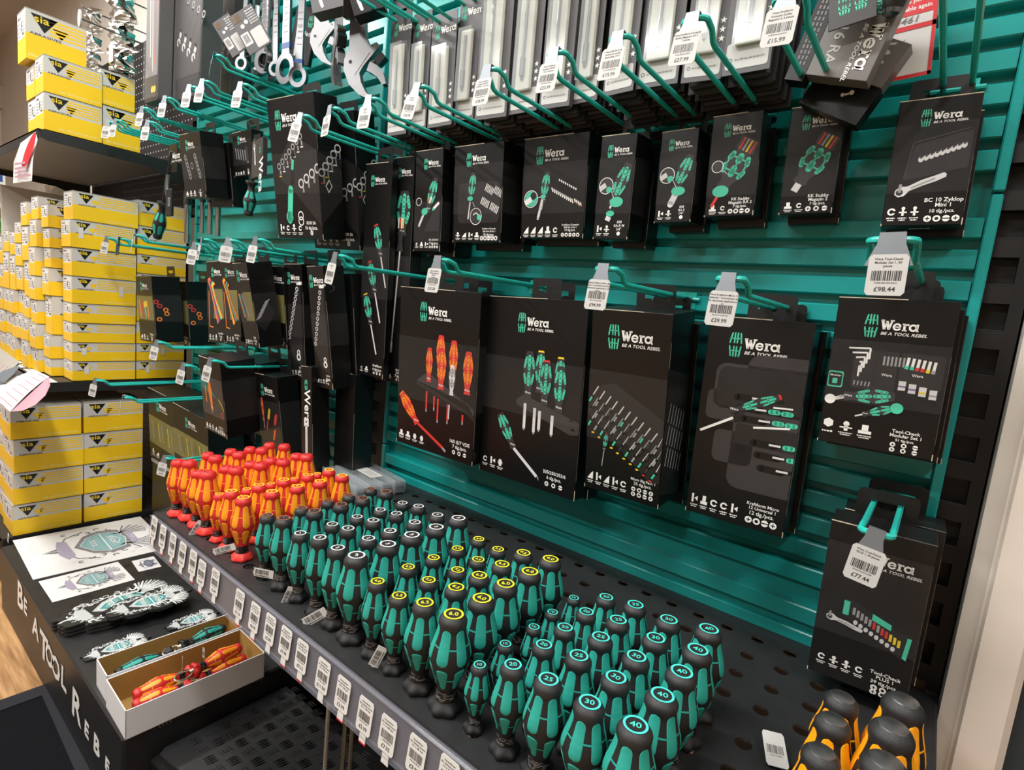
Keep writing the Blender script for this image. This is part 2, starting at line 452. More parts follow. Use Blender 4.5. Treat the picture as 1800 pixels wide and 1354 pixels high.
# pegboard back of the yellow-box bay
m=M(); m.box(-2.15,-1.09,.006,.012,-.6,1.25,'pegboard_black')
for i in range(26):
    for j in range(70):
        x=-1.10-.0254*i; z=-.40+.0254*j
        if z>1.25: break
        A=None
        m.add([(x-.0022,.0055,z-.0022),(x+.0022,.0055,z-.0022),(x+.0022,.0055,z+.0022),(x-.0022,.0055,z+.0022)],[(0,1,2,3)],'card_lid' if z<.62 else 'paper_white')  # light coming through the peg holes, painted as pale squares
tag(m.build('pegboard'),'black perforated back panel behind the yellow boxes','pegboard')
m=M(); m.box(-1.088,-1.03,.0,.005,-.41,.60,'pegboard')
m.build('cover_strip'); tag(bpy.data.objects['cover_strip'],'narrow grey cover strip between the pegboard and the teal panel','panel')

# ------------------------------------------------------------------ shelves of the yellow bay
def yshelf(z,yf,label,thick=.028):
    t=thing('shelf',label,'shelf',(-1.62,0,z))
    m=M(); m.box(-.53,.53,yf,.0,-.004,0,'black_metal'); 
    m.box(-.53,.53,yf,yf+.003,-thick,0,'black_metal')
    m.build('shelf_board',t)
    for sx in (-1,1):
        b=M(); b.prism([(yf+.012,-.001),(yf+.004,-.008),(yf+.004,-thick+.006),(yf+.02,-thick),(-.12,-thick-.006),(0,-thick-.05),(0,-.001)],sx*.531-.0015,sx*.531+.0015,'black_metal',ex=(0,1,0),ez=(0,0,1)); b.build('bracket',t)
    u=M(); u.box(-.527,.527,yf+.006,-.01,-.006,-.0045,'card_lid'); u.build('underside',t)
    return t
yshelf(.768,-.392,'black shelf end carrying the topmost yellow boxes')
s2=yshelf(.052,-.392,'middle black shelf carrying the tall stacks of yellow boxes')
s3=yshelf(-.408,-.49,'lowest black shelf carrying large yellow boxes, level with the plinth',.04)
m=M(); m.box(-.53,.53,-.47,-.03,-.19,-.04,'black_metal'); m.build('kick_panel',s3)
# angled price rail in front of the middle shelf
t=thing('price_rail','dark sloping price rail on the middle shelf of yellow boxes','price rail',(-1.62,-.395,.05))
m=M(); m.prism([(0,0),(-.055,-.030),(-.056,-.033),(-.002,-.006)],-.53,.53,'grey_card',ex=(0,1,0),ez=(0,0,1)); m.build('rail',t)
m=M()
for k in range(9):
    x=.49-.115*k
    A=Art(m,(x,-.001,.0005),(1,0,0),(0,.87,.49)); A.O=Vector((x,-.004,-.001)); A.rect(-.045,.03,-.052,-.012,'paper_white'); A.scrib(-.04,.02,-.022,.004,'print_grey',1,k); A.barcode(-.04,.02,-.046,-.030,'print_grey',k,1)
m.build('paper_labels',t)
m=M()
for k in range(10):
    x=.50-.105*k
    A=Art(m,(x,.0,.0025),(1,0,0),(0,1,0)); A.rect(-.04,.035,.012,.04,'card_grey'); A.scrib(-.035,.03,.022,.006,'card_lid',1,k)
m.build('shelf_top_labels',t)

# ------------------------------------------------------------------ yellow boxes
def yellow_box(xr,wx,y0,ly,z0,h,label,group,lean=0,side=True,tape=None):
    t=thing('abrasives_box',label,'box',(xr-wx/2,y0+ly/2,z0),(0,0,radians(lean)),group)
    m=M(); a,b=wx/2,ly/2; e=.0007; s=h*.52
    m.box(-a+e,a-e,-b+e,b-e,e,s,'card_yellow'); m.box(-a+e,a-e,-b+e,b-e,s,h-e,'card_grey')
    m.box(-a,a,-b,b,h-.0015,h-e+.0008,'card_lid')
    m.build('carton_body',t)
    p=M()
    if side:
        A=Art(p,(a-e,0,0),(0,1,0),(0,0,1))
        L=ly; lx=-b+L*.08; tw=h*.36*(1 if h<.07 else 1)
        zt=h*.93
        A.poly([(lx,zt),(lx+tw*1.25,zt),(lx+tw*.62,zt-h*.33)],'ink_black',0)
        A.text('sia',lx+tw*.16,zt-h*.145,h*.145,'yellow_ink','l',1,sx=1.25)
        A.poly([(lx+tw*1.0,zt-h*.17),(lx+tw*1.75,zt-h*.17),(lx+tw*1.42,zt-h*.36)],'card_yellow',0)
        A.text('ABRASIVES',lx-tw*.05,zt-h*.415,h*.05,'print_black','l',1,sx=1.6)
        x0=-b+L*.38
        for k in range(5): A.rect(x0,b-L*.03,h*(.90-.072*k)-h*.02,h*(.90-.072*k)+h*.02,'card_yellow',0)
        A.text('sia-abrasives.com',b-L*.06,h*.07,h*.085,'card_edge','r',1,sx=1.15)
        if tape: A.rect(-b+L*tape,-b+L*(tape+.07),h*.35,h*.75,'paper_white',3)
        if h>.05:
            for k in range(26): A.rect(-b+L*k/26,-b+L*(k+.55)/26,h*.985,h*.998,'card_yellow' if k%2 else 'print_grey',1)
    # end face
    A=Art(p,(0,-b+e,0),(1,0,0),(0,0,1))
    A.rect(-a+e,a-e,e,h*.40,'card_ochre',0)
    A.rect(-a+.008,a*.72,h*.44,h*.93,'paper_white',1)
    A.disc(a*.02,h*.68,wx*.045,'print_black',2,10,ry=h*.14)
    A.scrib(-a*.75,-a*.15,h*.84,h*.06,'print_black',2,int(xr*99)); 
    for q in (.74,.66,.58,.50): A.scrib(-a*.8,-a*.2,h*q,h*.035,'print_grey',2,int(q*50)); A.scrib(a*.18,a*.62,h*q,h*.035,'print_grey',2,int(q*77))
    A.barcode(a*.15,a*.6,h*.50,h*.56,'print_black',3,2,8)
    for k in range(8): A.rect(a*.82,a*.97,h*(.45+.06*k),h*(.48+.06*k),'card_yellow',2)
    p.build('print',t)
    return t
XR=-1.092
ORD=['lowest','second from the bottom','third from the bottom','fourth from the bottom','fifth from the bottom','sixth from the bottom','seventh from the bottom','eighth from the bottom','ninth from the bottom']
# right-hand front stack of the middle shelf
ORD=['lowest','second from bottom','third from bottom','fourth from bottom','fifth from bottom','sixth from bottom','seventh from bottom','eighth from bottom']
zs=[.054,.114,.172,.232,.291,.372,.456,.537,.620]
for k in range(8):
    yellow_box(XR+(.004 if k>5 else 0)-(.003 if k in(2,) else 0),.098,-.318+(0,.0,.0,.0,.0,.0,-.004,.003)[k],.166,zs[k],zs[k+1]-zs[k]-.001,
        'yellow box, %s of the front corner stack, middle shelf'%ORD[k],'yellow boxes on the middle shelf',tape={0:.18,1:.14,4:.72,6:.12}.get(k))
zb=[.054,.114,.172,.245,.33,.40,.46,.55,.63]
for k in range(8):
    yellow_box(XR-.004,.098,-.149,.145,zb[k],zb[k+1]-zb[k]-.001,'yellow box, %s of the rear stack, middle shelf'%ORD[k],'yellow boxes on the middle shelf',tape={0:.2,1:.5}.get(k))
# further stacks, seen by their labelled ends
cols=[(-1.195,.080,-.345,[.055,.075,.12,.085,.06,.06,.07]),(-1.279,.085,-.360,[.075,.08,.075,.075,.09,.085,.07]),(-1.368,.085,-.365,[.09,.075,.07,.115,.11,.075]),
      (-1.458,.095,-.36,[.085,.085,.08,.08,.075,.07]),(-1.556,.085,-.365,[.08,.085,.08,.12,.08]),(-1.646,.090,-.36,[.085,.08,.08,.13,.075]),(-1.741,.090,-.365,[.08,.085,.08,.085,.1]),(-1.836,.1,-.36,[.08,.085,.08,.085,.1]),(-1.941,.1,-.36,[.08,.085,.08,.085])]
names=['second','third','fourth','fifth','sixth','seventh','eighth','ninth','tenth']
for c,(xr,wx,y0,hs) in enumerate(cols):
    z=.054
    for k,h in enumerate(hs):
        j=random.uniform(-.006,.006)
        yellow_box(xr,wx,y0+j,.26,z,h-.0015,'yellow box end, %s, %s stack from the right, middle shelf'%(ORD[k],names[c]),'yellow boxes on the middle shelf',side=(k>=2))
        z+=h
# lowest shelf
zl=[-.407,-.312,-.215,-.114,-.014]
for k in range(4):
    yellow_box(XR,.13,-.462+(0,.004,.006,.0)[k],.166,zl[k],zl[k+1]-zl[k]-.0015,'large yellow box, %s of the front stack, lowest shelf'%ORD[k],'large yellow boxes on the lowest shelf')
    yellow_box(XR-.002,.13,-.290,.162,zl[k]+.0,(.098,.099,.098,.1)[k]-.0015 if False else zl[k+1]-zl[k]-.0015,'large yellow box, %s of the rear stack, lowest shelf'%ORD[k],'large yellow boxes on the lowest shelf')
    yellow_box(XR-.135,.13,-.455,.3,zl[k],zl[k+1]-zl[k]-.0015,'large yellow box left of the front stack, %s, lowest shelf'%ORD[k],'large yellow boxes on the lowest shelf',side=False)
# top shelf
yellow_box(XR,.09,-.378,.135,.770,.100,'yellow abrasives box at the front corner of the top shelf, lowest of its stack','yellow boxes on the top shelf')
yellow_box(XR,.09,-.378,.135,.871,.097,'yellow abrasives box at the front corner of the top shelf, second in its stack','yellow boxes on the top shelf')
yellow_box(XR-.004,.09,-.241,.098,.770,.112,'shaded yellow abrasives box behind the corner stack of the top shelf, lower one','yellow boxes on the top shelf')
yellow_box(XR-.004,.09,-.246,.088,.884,.098,'shaded yellow abrasives box behind the corner stack of the top shelf, upper one','yellow boxes on the top shelf')
yellow_box(XR-.095,.10,-.375,.15,.770,.100,'yellow abrasives box showing only its end, lower left on the top shelf','yellow boxes on the top shelf')
yellow_box(XR-.095,.10,-.378,.15,.871,.09,'yellow abrasives box showing mostly its end, under the topmost big box','yellow boxes on the top shelf')
yellow_box(XR-.10,.10,-.395,.14,.969,.135,'topmost big yellow abrasives box near the ceiling','yellow boxes on the top shelf')

# ------------------------------------------------------------------ plinth with the painted slogan
t=thing('display_plinth','black tread-plate plinth lettered BE A TOOL REBEL in white paint','plinth',(-.55,-.24,-.60))
m=M(); m.box(-.495,.505,-.257,.24,0,.188,'black_metal',b=.004)
X0=-.49
for i in range(34):
    for j in range(16):
        if (i+j)%2: continue
        x=X0+.015+i*.0295; y=-.235+j*.0295
        for q in range(4):
            A=Art(m,(x,y,.188),(1,0,0),(0,1,0)); 
            if ((i+j)//2)%2==0: A.line([(q*.006,0),(q*.006+.003,.02)],.0016,'black_rubber',3)
            else: A.line([(0,q*.006),(.02,q*.006+.003)],.0016,'black_rubber',3)
m.build('tread_plate_body',t)
m=M(); A=Art(m,(.55,-.2575,.6),(1,0,0),(0,0,1))
for ch,bu,bv,tu,tv,wd in (('B',112,460,105,312,1),('E',140,492,135,400,1),('A',195,620,190,505,1),('T',240,740,240,598,1.1),('O',270,775,268,660,1),('O',305,842,303,722,1),('L',350,905,343,775,1),
   ('R',420,1075,405,893,1),('E',475,1165,468,1070,1),('B',530,1262,520,1142,1),('E',588,1356,570,1252,1),('L',650,1440,632,1330,1)):
    s_=3.119; p=at(bu/s_,920+bv/s_,1,-.4975); q=at(tu/s_,920+tv/s_,1,-.4975)
    h=(q-p).z; vs,fs,xa,xb=text_geo(ch); k=h/.72
    for ox_ in (-.002,0,.002): m.add([A.P((p.x+ox_+((a-(xa+xb)/2)*wd*1.15+.12*b)*k),p.z+b*k,int(ox_*500)+2) for a,b in vs],fs,'white_ink')
    # the brush drags each letter a second time
    m.add([A.P((p.x+.003+((a-(xa+xb)/2)*wd*1.2+.08*b)*k),p.z-.002+b*k,5) for a,b in vs],fs,'white_ink')
m.build('painted_slogan',t)

# black tool case / kneeler in front-right of plinth, tread-plate lid with a curved front
t=thing('tread_plate_case','black plastic case with a tread-plate lid and curved front below the shelf','case',(.106,-.33,-.5955))
m=M(); out=[]
import itertools
cx,cy=.10,-.33
def outline(ins):
    p=[(-.145+ins,.14-ins),(-.145+ins,-.105),(-.135+ins,-.125+ins)]
    for k in range(13):
        a=k/12; p.append((-.135+ins+(.40-ins)*a, -.125+ins-.0+ .20*a**1.6))
    p.append((.265,.14-ins)); return p
m.prism(outline(0),0,.105,'black_plastic',ex=(1,0,0),ez=(0,1,0))
m.prism(outline(.006),.105,.118,'black_metal',ex=(1,0,0),ez=(0,1,0))
m.prism(outline(-.003),.112,.126,'black_plastic',ex=(1,0,0),ez=(0,1,0))
m.prism(outline(.008),.1262,.140,'black_metal',ex=(1,0,0),ez=(0,1,0))
m.build('case_body',t)
m=M()
for i in range(12):
    for j in range(9):
        x=-.125+i*.031; y=-.10+j*.028
        if y< -.10+.20*max(0,(x+.14)/.4)**1.6: continue
        for q in range(4):
            if (i+j)%2: a,b=(x+q*.0055,y),(x+q*.0055+.004,y+.020)
            else: a,b=(x,y+q*.0055),(x+.020,y+q*.0055+.004)
            m.tube([(a[0],a[1],.1405),((a[0]+b[0])/2,(a[1]+b[1])/2,.1418),(b[0],b[1],.1405)],[.0004,.0015,.0004],'tread_gloss',5)
m.build('tread_ribs',t)
m=M(); m.box(-.040,.985,-.470,-.012,-.60,-.596,'black_upright'); o=m.build('shade_sheet'); tag(o,'added black sheet on the floor, standing in for shade below the perforated shelf','shade sheet')  # added black sheet covers the floor, in place of shade below the shelf
m=M(); m.box(.40,.985,-.43,-.0,-.5955,-.49,'black_plastic'); m.box(-.003,.988,-.001,.0115,-.5955,-.024,'black_upright'); o=m.build('shade_block'); tag(o,'added black block and panel standing in for shade below the perforated shelf','cabinet')  # added black block and back panel keep the space under the shelf dark
m=M(); m.box(-1.03,-.05,-.12,-.001,-.408,-.20,'black_plastic'); m.box(-1.03,-.05,-.124,-.12,-.212,-.20,'card_lid'); o=m.build('back_ledge'); tag(o,'low black ledge behind the badge sheets, under the dusty cartons','ledge')
# pale tool shafts standing in the dark below the shelf are the blades themselves

# wood floor in front: mat
t=thing('door_mat','black floor mat with a raised grey rim at the lower left','mat',(-.13,-.97,-.60),(0,0,radians(-1.5)))
m=M(); m.box(-.42,.47,-.42,.45,0,.006,'mat_black'); m.build('pile',t)
m=M()
for a in ((-.46,.51,.45,.49),(-.46,.51,-.46,-.42),(-.46,-.42,-.42,.45),(.47,.51,-.42,.45)): m.box(a[0],a[1],a[2],a[3],0,.009,'mat_edge')
m.build('rim',t)

# ------------------------------------------------------------------ perforated shelf
t=thing('perforated_shelf','black perforated steel shelf holding the rows of screwdrivers','shelf',(.48,0,0))
m=M(); HX=[.1221+.0397*i for i in range(-4,21)]+[.948,.986]
HY=[-.430,-.386,-.341,-.297,-.252,-.187,-.140,-.092,-.043]
xe=[-.035]+[(a+b)/2 for a,b in zip(HX,HX[1:])]+[1.028]; ye=[-.455]+[(a+b)/2 for a,b in zip(HY,HY[1:])]+[-.002]
N=16; rad=.0082
for i,hx in enumerate(HX):
    if i==len(HX)-2: HY=[-.430,-.392,-.355,-.309,-.266,-.187,-.140,-.092,-.043]; ye=[-.455]+[(a+b)/2 for a,b in zip(HY,HY[1:])]+[-.002]
    for j,hy in enumerate(HY):
        x0,x1,y0,y1=xe[i]-.48,xe[i+1]-.48,ye[j],ye[j+1]; cx_,cy_=hx-.48,hy
        cir=[(cx_+rad*cos(2*pi*(k+.5)/N),cy_+rad*sin(2*pi*(k+.5)/N)) for k in range(N)]
        def edge(k):
            a=2*pi*(k+.5)/N; dx,dy=cos(a),sin(a); tt=min(((x1-cx_)/dx if dx>0 else (x0-cx_)/dx),((y1-cy_)/dy if dy>0 else (y0-cy_)/dy)); return (cx_+dx*tt,cy_+dy*tt)
        ed=[edge(k) for k in range(N)]
        vs=[(x,y,0) for x,y in cir]+[(x,y,0) for x,y in ed]+[(x,y,-.003) for x,y in cir]+[(x,y,-.003) for x,y in ed]+[(x1,y1,0),(x0,y1,0),(x0,y0,0),(x1,y0,0),(x1,y1,-.003),(x0,y1,-.003),(x0,y0,-.003),(x1,y0,-.003)]
        fs=[]
        for k in range(N):
            q=(k+1)%N
            fs.append((k,N+k,N+q,q)); fs.append((2*N+q,3*N+q,3*N+k,2*N+k)); fs.append((k,q,2*N+q,2*N+k))
            # corner fill
            e0,e1=ed[k],ed[q]
            if abs(e0[0]-e1[0])>1e-6 and abs(e0[1]-e1[1])>1e-6:
                ci=[n for n,(px,py) in enumerate(((x1,y1),(x0,y1),(x0,y0),(x1,y0))) if (abs(px-e0[0])<1e-6 or abs(px-e1[0])<1e-6) and (abs(py-e0[1])<1e-6 or abs(py-e1[1])<1e-6)]
                if ci: fs.append((N+k,4*N+ci[0],N+q)); fs.append((3*N+q,4*N+4+ci[0],3*N+k))
        m.add(vs,fs,'black_metal')
m.build('perforated_plate',t)
m=M(); m.box(-.515,.548,-.457,-.453,-.062,.0005,'black_metal'); m.box(-.515,.548,-.457,-.440,-.064,-.061,'black_metal')
m.box(-.517,-.5135,-.457,-.002,-.035,.0005,'black_metal'); m.box(.545,.548,-.457,-.002,-.035,.0005,'black_metal'); m.build('folded_lip',t)
# clear price strip on the lip
t=thing('price_strip','clear plastic price strip along the front edge of the perforated shelf','price rail',(.48,-.458,-.01))
m=M(); m.prism([(-.0035,.004),(-.0015,.006),(-.0065,-.042),(-.0085,-.0425)],-.515,.545,'strip_plastic',ex=(0,1,0),ez=(0,0,1)); m.build('clear_cover',t)
m=M(); m.prism([(0,.006),(-.0004,.006),(-.0045,-.044),(-.004,-.044)],-.515,.545,'strip_back',ex=(0,1,0),ez=(0,0,1)); m.box(-.515,.545,-.009,0,-.0475,-.044,'strip_plastic'); m.box(-.515,.545,-.005,.003,.0055,.007,'strip_plastic'); m.build('backing_channel',t)
lab=[(269,928),(285,944),(302,959),(319,975),(338,990),(353,1008),(377,1024),(419,1062),(446,1086),(473,1107),(500,1130),(529,1155),(566,1189),(601,1222),(640,1260),(680,1294),(730,1330),(785,1368)]
pr=['£5.49','£5.49','£6.35','£5.99','£7.15','£6.99','£5.49','£5.16','£6.99','£5.99','£7.99','£9.13','£11.99','£3.99','£5.99','£7.05','£9.99','£8.99']
def price_label(name,w,h,price,lines,seed,card='label_white'):
    m=M(); A=Art(m,(0,0,0),(1,0,0),(0,0,1))
    p=[]
    m.prism([(a*w,b*h) for a,b in ((-.42,0),(.42,0),(.5,.08),(.5,.92),(.42,1),(-.42,1),(-.5,.92),(-.5,.08))],0,.0004,card)
    A.O=Vector((0,-.0003,0))
    for k,tx in enumerate(lines): A.text(tx,0,h*(.86-.085*k),h*.055,'print_black','c')
    A.barcode(-w*.38,w*.38,h*.36,h*.60,'print_black',seed); A.scrib(-w*.28,w*.28,h*.29,h*.04,'print_grey',None,seed)
    A.text(price,0,h*.10,h*.115,'print_black','c')
    return m
for k,((u,v),p) in enumerate(zip(lab,pr)):
    c=at(u,v,1,-.4655)
    t=thing('price_label','small white barcode price label in the shelf strip, %s'%(('%s from the far end'%['first','second','third','fourth','fifth','sixth','seventh','eighth','ninth','tenth','eleventh','twelfth','thirteenth','fourteenth','fifteenth','sixteenth','seventeenth','eighteenth'][k])),'price label',(c.x,-.4665,c.z-.018),(radians(-6),radians(random.uniform(-2,2)),0),'price labels in the shelf strip')
    price_label('l',.0235,.0365,p,['Screwdriver','for slotted screws','%d.%d x 100 mm'%(k%5+1,k%7)],k,'strip_label').build('label_card',t)
    b=M(); b.box(-.004,.006,.0002,.0005,-.010,.001,'strip_label'); b.box(-.0045,.0065,.0005,.0007,-.012,-.0085,'red_card' if k%3 else 'strip_label'); b.build('paper_slip',t)

for k,(u,c_,lb) in enumerate(((573,'card_lid','pale grey upright rod in the dark under the price strip, leftmost of three'),(604,'brass','dull brass upright rod under the price strip, middle of three'),(617,'brass','dull brass upright rod under the price strip, rightmost of three'))):
    p=at(u,1320,1,-.30); t=thing('support_rod',lb,'rod',(p.x,-.30,-.49),group='upright rods below the perforated shelf'); m=M(); m.tube([(0,0,0),(0,0,.44)],.0035,c_,8); m.build('rod',t); m=M(); m.tube([(0,0,0),(0,0,.004)],.009,'black_plastic',12); m.build('foot_plate',t)
# ================================================================== screwdrivers
PROF=[(0,.80),(.010,.85),(.045,.87),(.070,.82),(.10,.64),(.13,.54),(.19,.50),(.25,.52),(.31,.60),(.38,.73),(.45,.86),(.51,.955),(.565,1.0),(.61,.995),(.67,.935),(.73,.845),(.79,.755),(.835,.70),(.865,.672),(.885,.675),(.91,.70),(.935,.705),(.957,.675),(.975,.61),(.988,.54),(.996,.50)]
def prof_r(t):
    for (a,r),(b,q) in zip(PROF,PROF[1:]):
        if t<=b:
            k=(t-a)/(b-a); k=k*k*(3-2*k)*.35+k*.65; return r+(q-r)*k
    return PROF[-1][1]
def lobes(t):
    if t<.09: return .085*(1 if t<.07 else .5)
    return .012
def surf(L,R,ang,t,off=0):
    r=prof_r(t)*R*(1+lobes(t)*cos(6*ang+(0)))+off
    return Vector((r*cos(ang),r*sin(ang),t*L))
def kraft(name,L,R,body,grip,rim,capm,ringm,num,label,cat='screwdriver',group=None,blade='satin_steel'):
    t=thing(name,label,cat,(0,0,0),group=group)
    m=M(); n=36; ts=[i/46*.996 for i in range(47)]; vs=[]
    for z in ts:
        for k in range(n): vs.append(surf(L,R,2*pi*k/n,z))
    def ring_faces(i0,i1): return [(i*n+k,i*n+(k+1)%n,(i+1)*n+(k+1)%n,(i+1)*n+k) for i in range(i0,i1) for k in range(n)]
    ic=next(i for i,z in enumerate(ts) if z>.875)
    m.add(vs,ring_faces(0,ic)+[tuple(range(n-1,-1,-1))],body,True); 
    k0=len(m.v); m.add(vs[ic*n:],[(i*n+k,i*n+(k+1)%n,(i+1)*n+(k+1)%n,(i+1)*n+k) for i in range(0,46-ic) for k in range(n)]+[tuple((46-ic)*n+k for k in range(n))],capm,True)
    m.build('handle',t)
    # soft grip zones: six long pads above, six below, joined by narrow bars
    g=M(); nv=20; UL=[-1,-.93,-.62,-.22,.22,.62,.93,1]; nu=len(UL)-1
    for row,(t0,t1,w0,w1) in enumerate(((.55,.895,16.5,20),(.265,.515,13,20.5))):
        cap0=.17 if row==0 else .2
        for k in range(6):
            ac=radians(k*60+14); vs=[]
            for i in range(nv+1):
                s=i/nv; e=1.0
                if s<cap0: e=math.sqrt(max(0,1-(1-s/cap0)**2))
                if s>1-cap0: e=math.sqrt(max(0,1-(1-(1-s)/cap0)**2))
                hw=radians((w0+(w1-w0)*s))*max(e,.03); tt=t0+(t1-t0)*s
                for j in range(nu+1):
                    u=UL[j]; hgt=.0006*min(1,(1-abs(u))*9)*min(1,e*1.3)+.00006
                    vs.append(surf(L,R,ac+hw*u,tt,hgt*(R/.019)))
            c=[];r_=[]
            for i in range(nv):
                for j in range(nu):
                    (r_ if j in(0,nu-1) else c).append((i*(nu+1)+j,i*(nu+1)+j+1,(i+1)*(nu+1)+j+1,(i+1)*(nu+1)+j))
            g.add(vs,c,grip,True); g.add(vs,r_,rim,True)
        tm=(t0+t1)/2; bw=.00075/L*R/.019
        vs=[]
        for q in (tm-bw*1.0,tm+bw*1.0):
            for k in range(72): vs.append(surf(L,R,2*pi*k/72,q,.00035))
        g.add(vs,[(k,(k+1)%72,72+(k+1)%72,72+k) for k in range(72)],grip,True)
    g.build('soft_grip',t)
    # printed sleeve near the base, small bore dimple above it
    s=M(); vs=[]
    for q in (.125,.15,.18,.21,.235):
        for k in range(36): vs.append(surf(L,R,2*pi*k/36,q,.0003))
    s.add(vs,[(i*36+k,i*36+(k+1)%36,(i+1)*36+(k+1)%36,(i+1)*36+k) for i in range(4) for k in range(36)],'label_black',True)
    rr=random.Random(int(L*1e5))
    for row in range(6):
        q=.140+.015*row; a=0
        while a<2*pi*.97:
            da=rr.uniform(.15,.5); 
            if rr.random()<(.62 if 3.4<a<5.6 else .12):
                vs=[surf(L,R,a,q,.0005),surf(L,R,a+da*.5,q,.0005),surf(L,R,a+da,q,.0005),surf(L,R,a+da,q+.0045,.0005),surf(L,R,a+da*.5,q+.0045,.0005),surf(L,R,a,q+.0045,.0005)]
                s.add(vs,[(0,1,4,5),(1,2,3,4)],'ink_steel')
            a+=da+.04
    s.build('printed_sleeve',t)
    if ringm:
        c=M(); A=Art(c,(0,0,L*.996),(1,0,0),(0,1,0)); rc=R*.49
        A.ring(0,0,rc*.80,rc*1.0,ringm,2,24); A.disc(0,0,rc*.80,'cap_dark' if body!='red_rubber' else 'red_rubber',1,24)
        for a_,b_ in ((0,0),): A.text(num,0,-rc*.30,rc*.62,ringm,'c',3,sx=1.1 if len(num)<3 else .95)
        c.build('size_mark',t)
    else:
        c=M(); A=Art(c,(0,0,L*.996),(1,0,0),(0,1,0)); A.ring(0,0,R*.30,R*.36,'ring_red' if body!='red_rubber' else 'label_black',1,20,20,330); c.build('size_mark',t)
    b=M(); b.tube([(0,0,0),(0,0,-.09),(0,0,-.10)],[.0032*R/.019,.0032*R/.019,.0012],blade,8); b.build('blade',t)
    return t
B_=(500,850,3.384); D_=(800,950,3.273); C_=(250,750,3.869); E_=(1350,800,2.444)
TEAL=('black_rubber','teal_rubber','teal_rim','cap_rubber'); RED=('red_rubber','amber_rubber','amber_rim','red_rubber'); ORA=('black_rubber','orange_rubber','orange_rubber','cap_rubber')
COLS=[
('brown1',C_,[(858,603),(1083,552),(1265,507),(1405,468),(1555,425)],TEAL,'ring_brown','00','teal screwdriver with a worn brown end ring, left brown-ringed row'),
('brown2',C_,[(965,625),(1180,573),(1350,527),(1505,485),(1655,440)],TEAL,'ring_brown','1','teal screwdriver with a worn brown end ring, right brown-ringed row'),
('w1',B_,[(97,298),(283,243),(437,200),(570,157),(703,115)],TEAL,'ring_white','1','teal screwdriver, white ring marked 1, leftmost white-ringed row'),
('w2',B_,[(218,322),(375,265),(530,220),(672,180),(798,137)],TEAL,'ring_white','2','teal screwdriver, white ring marked 2, second white-ringed row'),
('w3',B_,[(318,387),(497,328),(632,280),(775,232),(905,187)],TEAL,'ring_white','2','teal screwdriver, white ring marked 2, third white-ringed row'),
('w4',B_,[(430,427),(612,362),(765,305),(908,257),(1040,207)],TEAL,'ring_white','3','large teal screwdriver, white ring marked 3, rightmost white-ringed row'),
('y1',B_,[(553,578),(738,498),(890,440),(1033,388),(1153,328)],TEAL,'ring_yellow','4.0','teal screwdriver, yellow ring marked 4.0, leftmost yellow-ringed row'),
('y2',B_,[(680,665),(860,575),(1028,517),(1150,450),(1268,388)],TEAL,'ring_yellow','5.5','teal screwdriver, yellow ring marked 5.5, second yellow-ringed row'),
('y3',B_,[(840,710),(1022,620),(1157,543),(1292,478),(1420,410)],TEAL,'ring_yellow','6.5','teal screwdriver, yellow ring marked 6.5, third yellow-ringed row'),
('y4',B_,[(1008,775),(1180,682),(1318,592),(1460,520),(1585,452)],TEAL,'ring_yellow','6.0','large teal screwdriver, yellow ring marked 6.0, rightmost yellow-ringed row'),
('c1',D_,[(145,715),(288,593),(458,500),(563,412),(685,330)],TEAL,'ring_cyan','10','small teal screwdriver, turquoise ring marked 10, first turquoise row'),
('c2',D_,[(337,712),(513,603),(633,503),(760,410),(865,325)],TEAL,'ring_cyan','20','teal screwdriver, turquoise ring marked 20, second turquoise row'),
('c3',D_,[(540,795),(720,665),(845,560),(940,460),(1040,370)],TEAL,'ring_cyan','25','teal screwdriver, turquoise ring marked 25, third turquoise row'),
('c4',D_,[(770,930),(930,790),(1045,665),(1148,558),(1230,455)],TEAL,'ring_cyan','30','teal screwdriver, turquoise ring marked 30, fourth turquoise row'),
('c5',D_,[(1040,1060),(1185,888),(1295,750),(1390,625),(1468,513)],TEAL,'ring_cyan','40','large teal screwdriver, turquoise ring marked 40, rightmost turquoise row'),
('r1',C_,[(240,228),(450,178),(600,155),(730,140),(862,112)],RED,None,'','red and yellow screwdriver, plain end, leftmost row'),
('r2',C_,[(320,228),(497,200),(660,175),(820,145),(970,122)],RED,None,'','red and yellow screwdriver, plain end, second row from left'),
('r3',C_,[(385,300),(580,268),(740,240),(880,215),(1050,185)],RED,None,'','red and yellow screwdriver, plain end, third row from left'),
('r4',C_,[(450,305),(640,275),(803,245),(955,222),(1125,190)],RED,None,'','red and yellow screwdriver, plain end, fourth row from left'),
('r5',C_,[(520,460),(710,425),(877,388),(1038,352),(1190,320)],RED,'ring_yellow','2','slim red and yellow screwdriver with a yellow end ring'),
('r6',C_,[(603,438),(795,398),(960,362),(1130,328),(1270,293)],RED,'ring_yellow','4','red and yellow screwdriver, yellow end ring, middle ringed row'),
('r7',C_,[(693,482),(888,440),(1055,403),(1213,370),(1362,333)],RED,'ring_yellow','6','red and yellow screwdriver, yellow ring, row beside the teal ones'),
('k1',E_,[(235,1280),(290,1140),(318,1035)],ORA,None,'','orange and black chisel screwdriver with metal end, left row'),
('k2',E_,[(515,1320),(545,1170),(577,1050)],ORA,None,'','orange and black chisel screwdriver with metal end, right row'),
]
PLACE=['frontmost','second from front','middle one','second from back','rearmost']
DR={}
